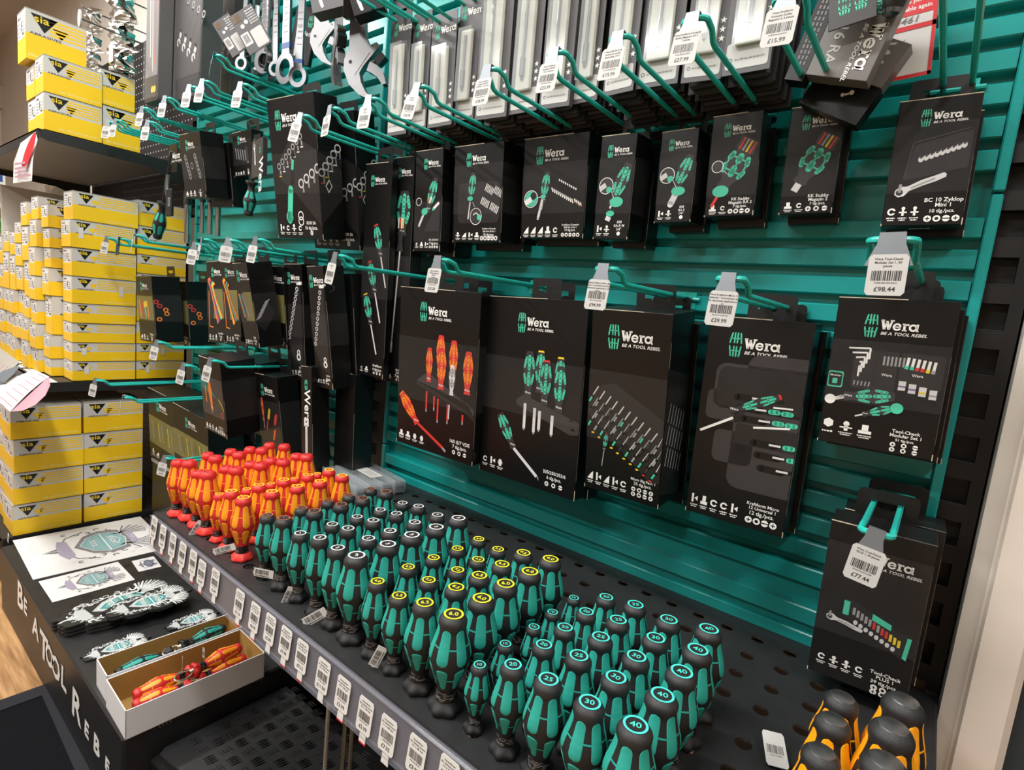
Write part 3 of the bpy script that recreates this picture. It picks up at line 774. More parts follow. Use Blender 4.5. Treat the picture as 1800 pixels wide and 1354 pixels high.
for nm,(ox,oy,s_),pts,mats_,ring,num,lb in COLS:
    y1=at(ox+pts[0][0]/s_,oy+pts[0][1]/s_,2,.1).y
    if nm=='k1': H=.102
    elif nm=='k2': H=.118
    else: H=.3987-.2987*.376/(.803-abs(y1))
    if nm=='r1': H=.097
    R={'c1':.0120,'c2':.0160,'c3':.0178,'c4':.0185,'c5':.0198,'w4':.0198,'y4':.0200,'w1':.0150,'w2':.0158,'w3':.0164,'y1':.0152,'y2':.0158,'y3':.0180,'brown1':.0148,'brown2':.0166,
       'r1':.0152,'r2':.0160,'r3':.0165,'r4':.0172,'r5':.0122,'r6':.0158,'r7':.0164,'k1':.0190,'k2':.0215}[nm]
    grp={'T':'teal and black screwdrivers on the perforated shelf','R':'red and yellow insulated screwdrivers on the shelf','O':'orange and black chisel screwdrivers'}['T' if mats_ is TEAL else 'R' if mats_ is RED else 'O']
    pl=PLACE if len(pts)==5 else ['frontmost','middle one','rearmost']
    proto=None
    for k,(a,b) in enumerate(pts):
        p=at(ox+a/s_,oy+b/s_,2,H); rz=random.uniform(-.5,.5)+(.35 if mats_ is TEAL else 0)
        if proto is None:
            o=proto=kraft('screwdriver' if nm[0]!='k' else 'chisel_screwdriver',H,R,*mats_,ring,num,lb+', '+pl[k],'screwdriver',grp)
            if nm[0]=='k':
                mm=M(); mm.lathe([(R*.50,H*.990),(R*.47,H*1.002),(R*.3,H*1.012),(0.0005,H*1.015)],'satin_steel',20,capb=False); mm.build('striking_cap',o)
            if nm[0]=='r':
                mm=M(); vs=[]
                for q in (.02,.05,.09,.118):
                    for kk in range(30): vs.append(surf(H,R,2*pi*kk/30,q,.0004))
                mm.add(vs,[(i*30+kk,i*30+(kk+1)%30,(i+1)*30+(kk+1)%30,(i+1)*30+kk) for i in range(3) for kk in range(30)],'ring_red',True); mm.build('guard_collar',o)
            o.location=(p.x,p.y,.0004)
        else: o=dup(proto,lb+', '+pl[k],loc=(p.x,p.y,.0004))
        o.rotation_euler=(radians(random.uniform(-.8,.8)),radians(random.uniform(-.8,.8)),rz)
        DR[nm,k]=o
# barcode tags still looped round a few of the front handles
def wtag(drv,Lx,H,az,tilt,off,zz):
    o=DR[drv]; m=M(); A=Art(m,(-Lx,0,0),(1,0,0),(0,0,1))
    m.prism([(-Lx,-H/2),(0,-H/2),(0,H/2),(-Lx,H/2)],0,.0003,'strip_label'); A.O=Vector((-Lx,-.0003,0))
    A.barcode(Lx*.12,Lx*.80,-H*.18,H*.38,'print_black',len(drv[0]),n=16); A.scrib(Lx*.1,Lx*.8,-H*.40,H*.12,'print_black'); A.rect(0,Lx*.04,-H*.5,-H*.2,'print_black',2); A.rect(0,Lx*.04,H*.2,H*.5,'print_black',2)
    T=Matrix.Rotation(radians(az),4,'Z')@Matrix.Translation((-off,-.004,zz))@Matrix.Rotation(radians(tilt),4,'Y')
    b=m.build('barcode_tag',o,label='white barcode tag'); b.matrix_local=Matrix.Rotation(-o.rotation_euler.z,4,'Z')@T
wtag(('r7',0),.036,.010,35,-22,.008,.020)
wtag(('brown2',0),.028,.0115,35,4,.009,.018)
wtag(('w3',0),.034,.012,35,-36,.008,.020)
wtag(('w1',0),.026,.008,60,-70,.008,.020)
wtag(('y2',0),.026,.011,40,-68,.012,.028)
wtag(('r4',0),.028,.008,60,-60,.008,.022)

# ================================================================== hooks
def hook(X,Z,L,label,price=None,lines=('Screwdriver','set'),fz=0,fy=0,single=False,gap=.0125,tipz=.014):
    t=thing('display_hook',label,'hook',(X,0,Z),group='teal display hooks on the slatted wall')
    m=M(); g=gap; r=.0031
    if single: m.tube([(0,0,0),(0,-L+.03,0),(0,-L+.008,.006),(0,-L,.012)],r,'teal_hook',8)
    else:
        y1=-(L-.034); y2=-(L-.020); y3=-(L-.006)
        P=[(-g,.003,0),(-g,y1,0),(-g,(y1+y2)/2,.002),(-g,y2,tipz*.75),(-g,y3,tipz),(-g*.8,-L+.002,tipz),(-g*.4,-L,tipz),(g*.4,-L,tipz),(g*.8,-L+.002,tipz),(g,y3,tipz),(g,y2,tipz*.75),(g,(y1+y2)/2,.002),(g,y1,0),(g,.003,0)]
        m.tube(P,r,'teal_hook',8)
        m.tube([(-g-.012,-.006,0),(g+.012,-.006,0)],r,'teal_hook',8)
    m.build('wire_loop',t)
    b=M(); b.box(-g-.006,g+.006,-.0055,.006,-.014,.010,'teal_hook'); b.build('wall_clip',t)
    if price:
        f=M()
        f.prism([(-g*.55,.0055),(g*.55,.0055),(g*.60,-.004),(g*1.02,-.022),(-g*1.02,-.022),(-g*.60,-.004)],-.0003,.0003,'flap_steel')
        f.box(-g*.55,g*.55,-.0002,.008,.0050,.0057,'flap_steel')
        T=Matrix.Translation((0,-L-.0035,tipz))@Matrix.Rotation(radians(fz),4,'Z')@Matrix.Rotation(radians(fy),4,'Y')@Matrix.Rotation(radians(-7),4,'X')
        fo=f.build('price_flap',t,T,'bright metal price flap')
        pl=price_label('c',.0275,.034,price,lines,int(abs(X)*1000)).build('label_card',fo,label='white barcode price card %s'%price); pl.matrix_local=Matrix.Translation((0,-.001,-.047))
    return t
hk=[((530,215),'£34.99',('Screwdriver set','Kraftform Plus','4 pieces'),6,12,'hook with a tilted price flap, leftmost of the upper right row'),
((582,200),'£33.99',('Screwdriver','Kompakt','7 pieces'),-8,0,'hook with a price flap, second of the upper right row'),
((650,182),'£39.99',('Kompakt','28 RA','7 pieces'),4,2,'hook with a price flap, third of the upper right row'),
((735,160),'£36.99',('Kompakt','15 pieces'),0,12,'hook with tilted price flap in front of the second bit card'),
((858,128),'£38.99',('Wera Kraftform','Kompakt 838 RA','R M Set 1, 15 pieces'),0,1,'hook with the £38.99 price flap, above the box with the bit pouch'),
((975,97),'£23.99',('Wera Kraftform','Kompakt 838 RA','Set, 14 pieces'),0,2,'hook with the £23.99 flap, above the wide bit-row box'),
((1088,65),'£15.99',('Wera 838 RA-R M','ratchet bit handle','Ratcheting, 1/4 in'),0,2,'hook with the £15.99 price flap left of the £27.99 one'),
((1218,37),'£27.99',('Wera Kraftform Kompakt','Stubby Magazine RA 2','7 pieces'),0,3,'hook with the £27.99 flap, above the stubby driver box with a circle'),
((1385,-5),'£15.99',('Wera Kraftform','Kompakt Stubby','Magazine 2, 6 pieces'),0,2,'hook with the £15.99 price flap cut by the top of the picture')]
for (u,v),p,ln,fz,fy,lb in hk:
    q=at(u,v,1,-.25); hook(q.x,.688,.25,'teal wire '+lb,p,ln,fz,fy)
hook(.9335,.690,.25,'teal wire hook at the far right top, holding the ratchet-printed box')
for (u,v),p,ln,fz,fy,lb,Z,L in [((592,450),'£54.90',('Screwdriver','set'),-6,6,'hook with a price flap in front of the chain-print boxes',.445,.27),
 ((772,457),'£35.28',('Wera Kraftform','VDE insulated set','160 iS/7','7 pieces'),0,1,'hook with the £35.28 price flap above the insulated set box',.446,.25),
 ((1062,474),'£94.99',('Wera Kraftform Micro Big','Pack 1 screwdriver set for','electronic applications, 25','pieces'),0,1,'hook with the £94.99 flap, above the thick box',.442,.25),
 ((1282,488),'£39.99',('Wera Kraftform Micro 12','Universal 1 screwdriver set','for electronic applications,','12'),0,1,'hook with the £39.99 flap, above the roll pouch box',.437,.25)]:
    q=at(u,v,1,-L); hook(q.x,Z,L,'teal wire '+lb,p,ln,fz,fy)
hook(.921,.474,.25,'teal wire hook with the £98.44 flap, above the open bit case box','£98.44',('Wera Tool-Check','Modular Set 1, 50','pieces'),0,-2,gap=.0165)
hook(.9465,.226,.20,'teal wire hook with the £77.44 price flap, lowest at the right','£77.44',('Wera Tool-Check','PLUS 1, 39 pieces'),0,7,tipz=.002)
for k,((u,v),Z,fz,fl) in enumerate([((378,97),.857,-26,1),((358,140),.814,14,1),((335,150),.813,16,1),((292,170),.810,14,1),((252,188),.807,14,1),((262,212),.768,18,1),((205,210),.802,14,1),((192,213),.805,26,1),((425,147),.779,12,1)]):
    q=at(u,v,1,-.25)
    hook(q.x,Z-.002,.25,'teal wire hook in the upper left row, %s from the left'%['eighth','sixth','fifth','fourth','third','lower one under the third','second','first','rightmost'][k] if k not in (5,8) else ('lower teal wire hook under the upper left row, above the set wallet box' if k==5 else 'teal wire hook just left of the tall socket set box'),'£19.99',('Wera','tool set'),fz,4)
for k,((u,v),Z,fz) in enumerate([((190,418),.478,22),((212,420),.476,-35),((238,412),.486,-14),((345,430),.463,18),((357,420),.474,-12),((405,420),.472,32),((452,418),.474,8)]):
    q=at(u,v,1,-.25)
    hook(q.x,Z,.25,'teal wire hook in the middle left row, %s from the left'%['first','second','third','fourth','fifth','sixth','seventh'][k],'£24.99',('Wera','tool set'),fz,5)
q=at(165,458,1,-.25); hook(q.x,.412,.25,'single bare teal rod hook without a price flap, over the insulated set boxes',single=True)
for k,((u,v),Z,fz,L) in enumerate([((278,602),.214,18,.25),((372,630),.214,10,.27),((325,642),.177,14,.25),((170,665),.074,20,.31),((218,693),.064,-16,.31),((292,800),-.080,24,.25)]):
    q=at(u,v,1,-L)
    hook(q.x,Z,L,'teal wire hook at the lower left, '+['uppermost, beneath the tilted box','holding the big window box','just below and left of the big window box','reaching across the yellow boxes with a small tag','left of the two dusty cartons','lowest, behind the red screwdrivers'][k],'£49.99',('Wera','tool set'),fz,6)

hook(.872,.845,.20,'teal wire hook at the top right carrying the grey card packs')
# ================================================================== hanging cartons
def box_matrix(p):
    X0,yf,Z0,w,h,d,roll,yaw,pit=p; roll,yaw,pit=map(radians,(roll,yaw,pit))
    ex=Vector((cos(roll)*cos(yaw),sin(yaw),sin(roll)*cos(yaw))).normalized()
    ez=Vector((-sin(roll),sin(pit),cos(roll))); ez=(ez-ez.dot(ex)*ex).normalized(); ey=ez.cross(ex)
    Mx=Matrix((ex,ey,ez)).transposed().to_4x4(); Mx.translation=Vector((X0,yf,Z0))-ez*h
    return Mx
def carton(p,label,art,film=None,tab=True,wrap=True,mat_='carton',group='black tool cartons hanging on hooks',back=0,name='tool_carton',tabw=.05,flare=True):
    X0,yf,Z0,w,h,d=p[:6]; Mx=box_matrix(p)
    t=thing(name,label,'box',group=group,MW=Mx)
    m=M(); m.box(-w/2,w/2,0,d,0,h,mat_,b=.0007)
    m.build('carton_body',t)
    if tab:
        a=M(); tw=min(tabw*1.15,w*.80)/2; y0,y1=d-.0012,d-.0006; s=min(.0165,tw*.66); tz=.036
        T=Matrix.Translation((0,y0,h-.004))
        P=lambda x0,x1,z0,z1: a.box(x0,x1,0,y1-y0,z0,z1,'carton_worn',T=T)
        a.prism([(-tw,0),(-s,0),(-s,tz),(-tw+.005,tz),(-tw+.0015,tz-.0015),(-tw,tz-.005)],0,-.0007,'carton_worn',T=T)
        a.prism([(s,0),(tw,0),(tw,tz-.005),(tw-.0015,tz-.0015),(tw-.005,tz),(s,tz)],0,-.0007,'carton_worn',T=T)
        a.prism([(-s,0),(s,0),(s,.0165),(.007,.0165),(.005,.0145),(-.005,.0145),(-.007,.0165),(-s,.0165)],0,-.0007,'carton_worn',T=T); P(-s,s,.0235,tz)
        a.build('hang_tab',t)
    e=M()   # bare board showing at scuffed edges
    rr=random.Random(int(w*1e4+h*1e5))
    e.box(-w/2,w/2*rr.uniform(-.2,1),-.0002,.0006,h-.0006,h+.0003,'carton_raw')
    e.box(w/2-.0006,w/2+.0002,-.0002,.0005,h*.0,h*rr.uniform(.02,.06),'carton_raw'); e.box(-w/2-.0002,-w/2+.0006,-.0002,.0005,0,h*.02,'carton_raw')
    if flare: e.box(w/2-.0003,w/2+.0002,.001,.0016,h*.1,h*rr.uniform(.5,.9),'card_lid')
    e.build('scuffed_edges',t)
    m=M(); A=Art(m,(0,0,0),(1,0,0),(0,0,1),clip=(-w/2+.0008,w/2-.0008,.001,h-.001))
    if art: art(A,w,h,d)
    if m.v: m.build('front_print',t)
    if film:
        z0,z1=film; f=M(); 
        f.add([(-w/2,-.0011,z0*h),(w/2,-.0011,z0*h),(w/2,-.0011,z1*h),(-w/2,-.0011,z1*h)],[(0,1,2,3)],'film')
        if wrap: f.add([(w/2+.0006,0,z0*h),(w/2+.0006,d,z0*h),(w/2+.0006,d,z1*h),(w/2+.0006,0,z1*h)],[(0,1,2,3)],'film')
        f.build('clear_window',t)
    return t
def foot(A,w,h,title,pcs,n=4,dots=3,ih=.055,seed=1,hx=.55,ft=.022):
    A.icons(-w*.46,-w*.46+w*hx,h*.055,min(w*.10,h*.05),n,1,seed)
    cx=w*.27; z=h*.045
    A.dots(cx-w*.18,cx+w*.18,z,min(w*.035,.0045),dots,2)
    A.text(pcs,cx,z+h*.025,h*.026,'white_ink','c',1)
    for k,tx in enumerate(reversed(title)): A.text(tx,cx,z+h*(.062+.028*k),h*ft,'white_ink','c',1)
def bitrow(A,x,z,n,L,ang,step,c='ink_steel_light',w=.0016,dx=None,tip=None):
    for k in range(n):
        a=x+step[0]*k; b=z+step[1]*k; p=(a,b); q=(a+L*cos(radians(ang)),b+L*sin(radians(ang)))
        A.line([p,q],w,c,3); 
        if tip: A.line([p,(p[0]+(q[0]-p[0])*.3,p[1]+(q[1]-p[1])*.3)],w*1.3,tip[k%len(tip)],4)
def ratchet_art(A,x,z,ang,L,s=1):
    ca,sa=cos(radians(ang)),sin(radians(ang))
    T=lambda a,b:(x+ca*a*L-sa*b*L,z+sa*a*L+ca*b*L)
    A.poly([T(a,b) for a,b in ((0,.09),(.12,.13),(.25,.07),(.55,.09),(.8,.07),(1,.06),(1.03,0),(1,-.06),(.8,-.07),(.55,-.05),(.25,-.05),(.12,-.12),(0,-.1),(-.05,0))],'ink_steel_light',2)
    A.poly([T(a,b) for a,b in ((.3,.02),(.55,.03),(.8,.02),(.8,-.02),(.55,-.02),(.3,-.02))],'ink_steel',3)
    A.disc(*T(.06,0),L*.075,'ink_grey',3); A.rect(T(.06,0)[0]-L*.03,T(.06,0)[0]+L*.03,T(.06,0)[1],T(.06,0)[1]+L*.2,'ink_steel',4)
# --- £98.44 box
def a_toolcheck(A,w,h,d):
    A.logo(-w*.10,h*.80,h*.065,1)
    A.rrect(-w*.49,-w*.35,h*.39,h*.50,.002,'teal_ink',1); A.rrect(-w*.48,-w*.36,h*.40,h*.49,.002,'ink_black',2); A.rect(-w*.445,-w*.40,h*.415,h*.45,'teal_ink',3); A.text('Modular',-w*.42,h*.465,h*.014,'white_ink','c',3)
    A.rrect(-w*.28,w*.10,h*.40,h*.66,.003,'ink_mid',1); A.rrect(w*.12,w*.47,h*.44,h*.66,.003,'ink_mid',1); A.rect(-w*.09,-w*.085,h*.40,h*.66,'ink_black',2)
    for k in range(5): A.line([(-w*.34+.004*k,h*(.665-.03*k)),(-w*.15-.002*k,h*(.672-.03*k)),(-w*.15-.002*k,h*(.60-.03*k))],.0018,'white_ink',3)
    bitrow(A,-w*.02,h*.57,6,h*.06,90,(.0035,0),'ink_steel',.0018); bitrow(A,w*.17,h*.56,6,h*.075,85,(.0046,-.0005),'white_ink',.0026,tip=('teal_ink','teal_ink','red_ink','red_ink','yellow_ink','ink_steel'))
    A.text('Wera',w*.02,h*.50,h*.018,'white_ink','c',3); A.text('Wera',w*.27,h*.515,h*.018,'white_ink','c',3)
    for k,c in enumerate(('purple_ink','purple_ink','yellow_ink','ink_steel')): A.rect(w*(.13+.085*k),w*(.19+.085*k),h*(.42-.012*k),h*(.48-.012*k),'ink_steel_light',3); A.rect(w*(.13+.085*k),w*(.19+.085*k),h*(.44-.012*k),h*(.45-.012*k),c,4)
    bitrow(A,-w*.25,h*.42,5,h*.03,85,(.0035,0),'ink_steel',.0012)
    A.driver(w*.12,h*.375,188,w*.44,.1,cap=None,lay=5); A.line([(-w*.28,h*.34),(-w*.45,h*.30)],.004,'ink_steel_light',4,True); A.disc(-w*.44,h*.305,.0055,'white_ink',5)
    A.disc(w*.15,h*.30,w*.055,'teal_ink',6); A.driver(w*.13,h*.30,203,w*.28,.25,cap=None,lay=4,blade='brass' if 0 else 'ink_steel_light')
    A.poly([(-w*.47+w*.05*cos(radians(60*k+30))+w*.05,h*.14+w*.05*sin(radians(60*k+30))) for k in range(6)],'white_ink',1); A.scrib(-w*.47,-w*.37,h*.075,h*.012,'white_ink',1)
    A.icons(-w*.34,w*.0,h*.10,h*.06,2,1,5)
    A.text('Tool-Check',w*.26,h*.142,h*.022,'white_ink','c',1); A.text('Modular Set 1',w*.26,h*.115,h*.022,'white_ink','c',1); A.text('51 tlg./pcs.',w*.26,h*.088,h*.017,'white_ink','c',1)
    A.dots(w*.12,w*.40,h*.064,.0025,3,2); A.dots(w*.12,w*.40,h*.030,.0025,3,2)
carton((0.921,-0.090,0.452,0.107,0.165,0.028,0.9,0.1,-1.4),'black box printed with an open bit case and two teal drivers, right side',a_toolcheck,(.30,.72))
# --- ratchet set, upper right
def a_zyk(A,w,h,d):
    A.logo(-w*.05,h*.83,h*.058,1)
    A.line([(-w*.30,h*.38),(-w*.24,h*.66),(w*.42,h*.74)],.0012,'ink_grey',2); A.poly([(-w*.30,h*.36),(w*.46,h*.44),(w*.46,h*.73),(-w*.22,h*.64)],'ink_mid',1)
    for k in range(9): A.disc(-w*.12+k*w*.062,h*(.525+.011*k),w*.035,'ink_steel_light',3,10,ry=w*.045); A.disc(-w*.12+k*w*.062,h*(.54+.011*k),w*.018,'ink_grey',4,8)
    ratchet_art(A,-w*.36,h*.26,24,w*.62)
    A.icons(-w*.46,-w*.02,h*.08,h*.075,3,1,3); A.text('BC 10 Zyklop',w*.24,h*.185,h*.032,'white_ink','c',1); A.text('Mini 1',w*.24,h*.145,h*.032,'white_ink','c',1); A.text('10 tlg./pcs.',w*.24,h*.10,h*.028,'white_ink','c',1); A.dots(w*.02,w*.47,h*.052,.0034,4,2)
zp=(0.923,-0.055,0.667,0.071,0.133,0.030,1.3,4.0,1.2)
z=carton(zp,'black box printed with a silver ratchet and a socket row, top right',a_zyk,(.26,.80))
f=M(); A=Art(f,(0,0,-.0002),(1,0,0),(0,1,0)); A.n=Vector((0,0,-1)); A.text('Wera',0,.012,.006,'white_ink','c'); f.build('underside_print',z)
carton((0.926,-0.022,0.660,0.071,0.133,0.018,1.3,4.0,1.2),'black box hanging behind the ratchet-printed box at the top right',None,None)
def a_stub(A,w,h,d,ra=False):
    A.logo(-w*.08,h*.83,h*.058,1)
    # stubby driver
    ca=radians(62); cx,cz=w*.03,h*.47
    T=lambda a,b:(cx+cos(ca)*a*w-sin(ca)*b*w, cz+sin(ca)*a*w+cos(ca)*b*w)
    A.poly([T(a,b) for a,b in ((.38,.15),(.42,.12),(.42,-.12),(.38,-.15),(.1,-.26),(-.12,-.22),(-.3,-.12),(-.42,-.15),(-.46,-.08),(-.46,.08),(-.42,.15),(-.3,.12),(-.12,.22),(.1,.26))],'ink_body',1)
    for s in (-1,0,1):
        A.line([T(.26,s*.17),T(.16,s*.20)],w*(.10 if s else .13),'teal_ink',2,True); A.line([T(.0,s*.22),T(-.12,s*.18)],w*(.09 if s else .13),'teal_ink',2,True); A.line([T(.2,s*.19),T(-.06,s*.2)],w*.03,'teal_ink',2)
    A.line([T(.21,-.2),T(.21,.2)],w*.03,'teal_ink',2); A.line([T(-.06,-.2),T(-.06,.2)],w*.03,'teal_ink',2)
    A.poly([T(.36,.2),T(.62,.2),T(.62,-.2),T(.36,-.2)],'ink_grey',2)
    for k in range(4): A.line([T(.36,.12-.08*k),T(.6,.12-.08*k)],w*.04,('red_ink','ink_steel','yellow_ink','red_ink')[k],3)
    if ra: A.disc(*T(-.5,0),w*.17,'teal_ink',3,12,ry=w*.12); A.line([T(-.6,0),T(-.85,0)],w*.06,'red_ink',2); A.ring(-w*.31,h*.50,w*.11,w*.125,'white_ink',3); A.disc(-w*.31,h*.50,w*.10,'ink_grey',2); A.line([(-w*.22,h*.48),(-w*.1,h*.42)],.0006,'white_ink',2)
    else: A.line([T(-.45,0),T(-.62,0)],w*.14,'ink_steel_light',2)
    A.icons(-w*.44,-w*.02,h*.055,h*.06,2,1,7); A.text('KK Stubby',w*.22,h*.155,h*.030,'white_ink','c',1); A.text('Magazin RA 2' if ra else 'Magazin 2',w*.22,h*.12,h*.030,'white_ink','c',1); A.text('7 tlg./pcs.',w*.22,h*.085,h*.026,'white_ink','c',1); A.dots(-w*.02,w*.44,h*.048,.0030,4 if ra else 3,2)
carton((0.807,-0.060,0.674,0.057,0.124,0.030,1.4,3.7,-3.1),'black box printed with a stubby screwdriver, without a white circle',lambda A,w,h,d:a_stub(A,w,h,d),(.17,.82))
carton((0.811,-0.027,0.668,0.057,0.124,0.022,1.4,3.7,-3.1),'black box behind the stubby screwdriver box that has no white circle',None,None)
carton((0.720,-0.075,0.671,0.061,0.124,0.042,1.4,1.8,-4.3),'black box printed with a stubby screwdriver and a small white circle',lambda A,w,h,d:a_stub(A,w,h,d,True),(.20,.84))
carton((0.724,-0.030,0.664,0.061,0.124,0.027,1.4,1.8,-4.3),'black box behind the stubby screwdriver box with the white circle',None,None)
def a_ra(A,w,h,d,t,long=False):
    A.logo(-w*.10,h*.83,h*.052,1)
    A.driver(w*.36,h*.72,248,h*.42,.08,cap=None,lay=2,blade='ink_steel_light')
    A.disc(w*.10,h*(.34 if not long else .36),w*.19,'teal_ink',5,14,ry=h*.05); 
    if long: A.disc(-w*.05,h*.25,w*.12,'teal_ink',5,12,ry=h*.03); A.line([(w*.06,h*.30),(-w*.08,h*.22)],w*.12,'ink_black',4); A.line([(-w*.08,h*.22),(-w*.12,h*.18)],w*.15,'ink_steel_light',5)
    else: A.line([(w*.05,h*.32),(-w*.08,h*.2)],w*.17,'ink_steel_light',4,True)
    A.ring(-w*.24,h*.52,w*.19,w*.21,'white_ink',3,18); A.disc(-w*.24,h*.52,w*.185,'ink_grey',2); A.line([(-w*.42,h*.49),(-w*.25,h*.53)],w*.13,'ink_steel_light',4); A.disc(-w*.15,h*.48,w*.08,'teal_ink',4); A.line([(-w*.08,h*.47),(w*.04,h*.38)],.0007,'white_ink',3)
    A.icons(-w*.45,-w*.0,h*.07,h*.065,2,1,11); 
    for k,x in enumerate(t): A.text(x,w*.24,h*(.155-.035*k),h*.026,'white_ink','c',1)
    A.disc(w*.24,h*.055,w*.05,'white_ink',1)
carton((0.649,-0.080,0.658,0.051,0.119,0.042,1.2,0.3,-2.8),'narrow black box printed with a short bit holder, under the £27.99 hook',lambda A,w,h,d:a_ra(A,w,h,d,('838','RA S','1/4"')),(.2,.80))
carton((0.652,-0.034,0.653,0.051,0.119,0.030,1.2,0.3,-2.8),'narrow black box behind the short bit holder box',None,None)
carton((0.570,-0.100,0.655,0.055,0.141,0.048,-0.5,-0.2,-3.7),'narrow black box printed with a longer bit holder, beside the wide bit-row box',lambda A,w,h,d:a_ra(A,w,h,d,('838','RA-R M','1/4"'),True),(.25,.78))
carton((0.574,-0.048,0.650,0.055,0.141,0.040,-0.5,-0.2,-3.7),'narrow black box behind the longer bit holder box',None,None)
def a_k14(A,w,h,d):
    A.logo(-w*.16,h*.80,h*.075,1)
    A.driver(-w*.10,h*.66,262,h*.30,.25,cap=None,lay=2); A.disc(-w*.15,h*.42,w*.045,'teal_ink',6,12,ry=h*.02); A.line([(-w*.16,h*.40),(-w*.22,h*.20)],.0045,'ink_steel_light',3,True)
    bitrow(A,0,h*.46,11,h*.045,110,(w*.032,-h*.012),'white_ink',.0018); bitrow(A,w*.10,h*.56,9,h*.022,110,(w*.032,-h*.012),'white_ink',.002); bitrow(A,w*.36,h*.34,4,h*.045,110,(w*.03,-h*.012),'white_ink',.002,tip=('red_ink','purple_ink','yellow_ink'))
    A.ring(-w*.35,h*.40,w*.105,w*.115,'white_ink',3); A.disc(-w*.35,h*.40,w*.10,'teal_ink',2); A.line([(-w*.44,h*.36),(-w*.34,h*.40)],w*.07,'white_ink',4); A.disc(-w*.31,h*.43,w*.05,'ink_black',4); A.line([(-w*.24,h*.41),(-w*.15,h*.42)],.0007,'white_ink',3)
    A.icons(-w*.47,w*.13,h*.05,h*.07,5,1,2); A.text('Kraftform Kompakt',w*.30,h*.125,h*.018,'white_ink','c',1); A.text('838 RA S Set 1',w*.30,h*.10,h*.018,'white_ink','c',1); A.text('14 tlg./pcs.',w*.30,h*.072,h*.022,'white_ink','c',1); A.dots(w*.16,w*.45,h*.035,.0030,5,2)
carton((0.448,-0.080,0.673,0.119,0.154,0.036,0.2,1.3,-5.2),'wide black box printed with a driver and a slanting row of bits',a_k14,(.25,.74))
carton((0.453,-0.040,0.667,0.119,0.154,0.034,0.2,1.3,-5.2),'wide black box behind the one with the slanting row of bits',None,None)
def a_k15(A,w,h,d):
    A.logo(-w*.12,h*.83,h*.060,1)
    A.rrect(-w*.40,w*.46,h*.20,h*.62,.01,'ink_mid',1)
    A.driver(w*-.08,h*.72,262,h*.30,.6,cap=None,lay=2,blade='ink_steel_light'); A.disc(-w*.14,h*.455,w*.06,'teal_ink',6,12,ry=h*.025)
    for (x,z) in ((w*.16,h*.53),(w*.34,h*.50),(w*.08,h*.40),(w*.27,h*.34)): bitrow(A,x,z,6,h*.075,66,(w*.027,-h*.010),'white_ink',.0015)
    A.ring(-w*.01,h*.27,w*.12,w*.13,'white_ink',6,sx=.95); A.disc(-w*.01,h*.27,w*.115,'ink_grey',5); A.disc(w*.06,h*.26,w*.045,'teal_ink',6); A.ring(-w*.01,h*.27,w*.04,w*.06,'ink_steel_light',7,10,20,160); A.line([(-w*.04,h*.37),(-w*.09,h*.42)],.0007,'white_ink',3)
    foot(A,w,h,['Kraftform Kompakt','838 RA-R M Set 1'],'15 tlg./pcs.',4,5,seed=6,ft=.017)
carton((0.306,-0.100,0.669,0.109,0.160,0.050,0.0,0.6,-4.9),'black box printed with a grey bit pouch and a driver',a_k15,(.30,.80))
carton((0.312,-0.045,0.663,0.109,0.160,0.038,0.0,0.6,-4.9),'black box hanging behind the bit pouch box',None,None)
def a_k7(A,w,h,d):
    A.logo(-w*.02,h*.85,h*.045,1)
    A.driver(w*.28,h*.72,252,h*.34,.0,cap=None,lay=2); A.disc(-w*.10,h*.40,w*.12,'teal_ink',4,12,ry=h*.035); A.line([(-w*.14,h*.37),(-w*.30,h*.26)],.005,'ink_steel_light',3,True)
    for k in range(3): A.line([(w*.06+w*.05*k,h*.54),(w*.0+w*.05*k,h*.48)],.0018,('red_ink','white_ink','white_ink')[k],5)
    A.ring(-w*.33,h*.50,w*.09,w*.105,'white_ink',3); A.poly([(-w*.1,h*.20),(w*.45,h*.20),(w*.45,h*.52),(w*.2,h*.4)],'ink_mid',1); A.line([(w*.22,h*.42),(w*.42,h*.48)],.005,'white_ink',4); A.rect(w*.18,w*.26,h*.405,h*.43,'teal_ink',5)
    foot(A,w,h,['KK 20 RA-S'],'7 tlg./pcs.',3,4,seed=8,ft=.02)
carton((0.186,-0.100,0.671,0.069,0.179,0.025,0.6,1.8,-3.0),'black box with a slim ratchet driver, left of the bit pouch box',a_k7,(.10,.50))
carton((0.190,-0.066,0.666,0.069,0.179,0.045,0.6,1.8,-3.0),'black box hanging behind the slim ratchet driver box',None,None)
def a_long7(A,w,h,d):
    A.logo(-w*.12,h*.93,h*.020,1)
    A.driver(w*.10,h*.86,268,h*.19,.0,cap=None,lay=2,wide=1.5); 
    for k in range(4): A.line([(-w*.12+w*.08*k,h*.745),(-w*.13+w*.08*k,h*.70)],.0035,('white_ink','red_ink','white_ink','yellow_ink')[k],6)
    A.poly([(w*-.14,h*.69),(w*.14,h*.69),(w*.08,h*.64),(w*.16,h*.60),(-w*.20,h*.60),(-w*.10,h*.64)],'ink_grey',3)
    A.line([(0,h*.60),(-w*.22,h*.17)],.0045,'ink_steel_light',3); A.line([(-w*.21,h*.19),(-w*.24,h*.14)],.007,'white_ink',4)
    foot(A,w,h*.45,['KK 27 RA','Universal'],'7 tlg./pcs.',2,3,seed=8,ft=.02,hx=.35)
carton((0.107,-0.090,0.668,0.061,0.440,0.030,-1.5,-1.7,-2.8),'tall narrow black box with one very long screwdriver printed on it',a_long7,(.40,.58),tabw=.04)
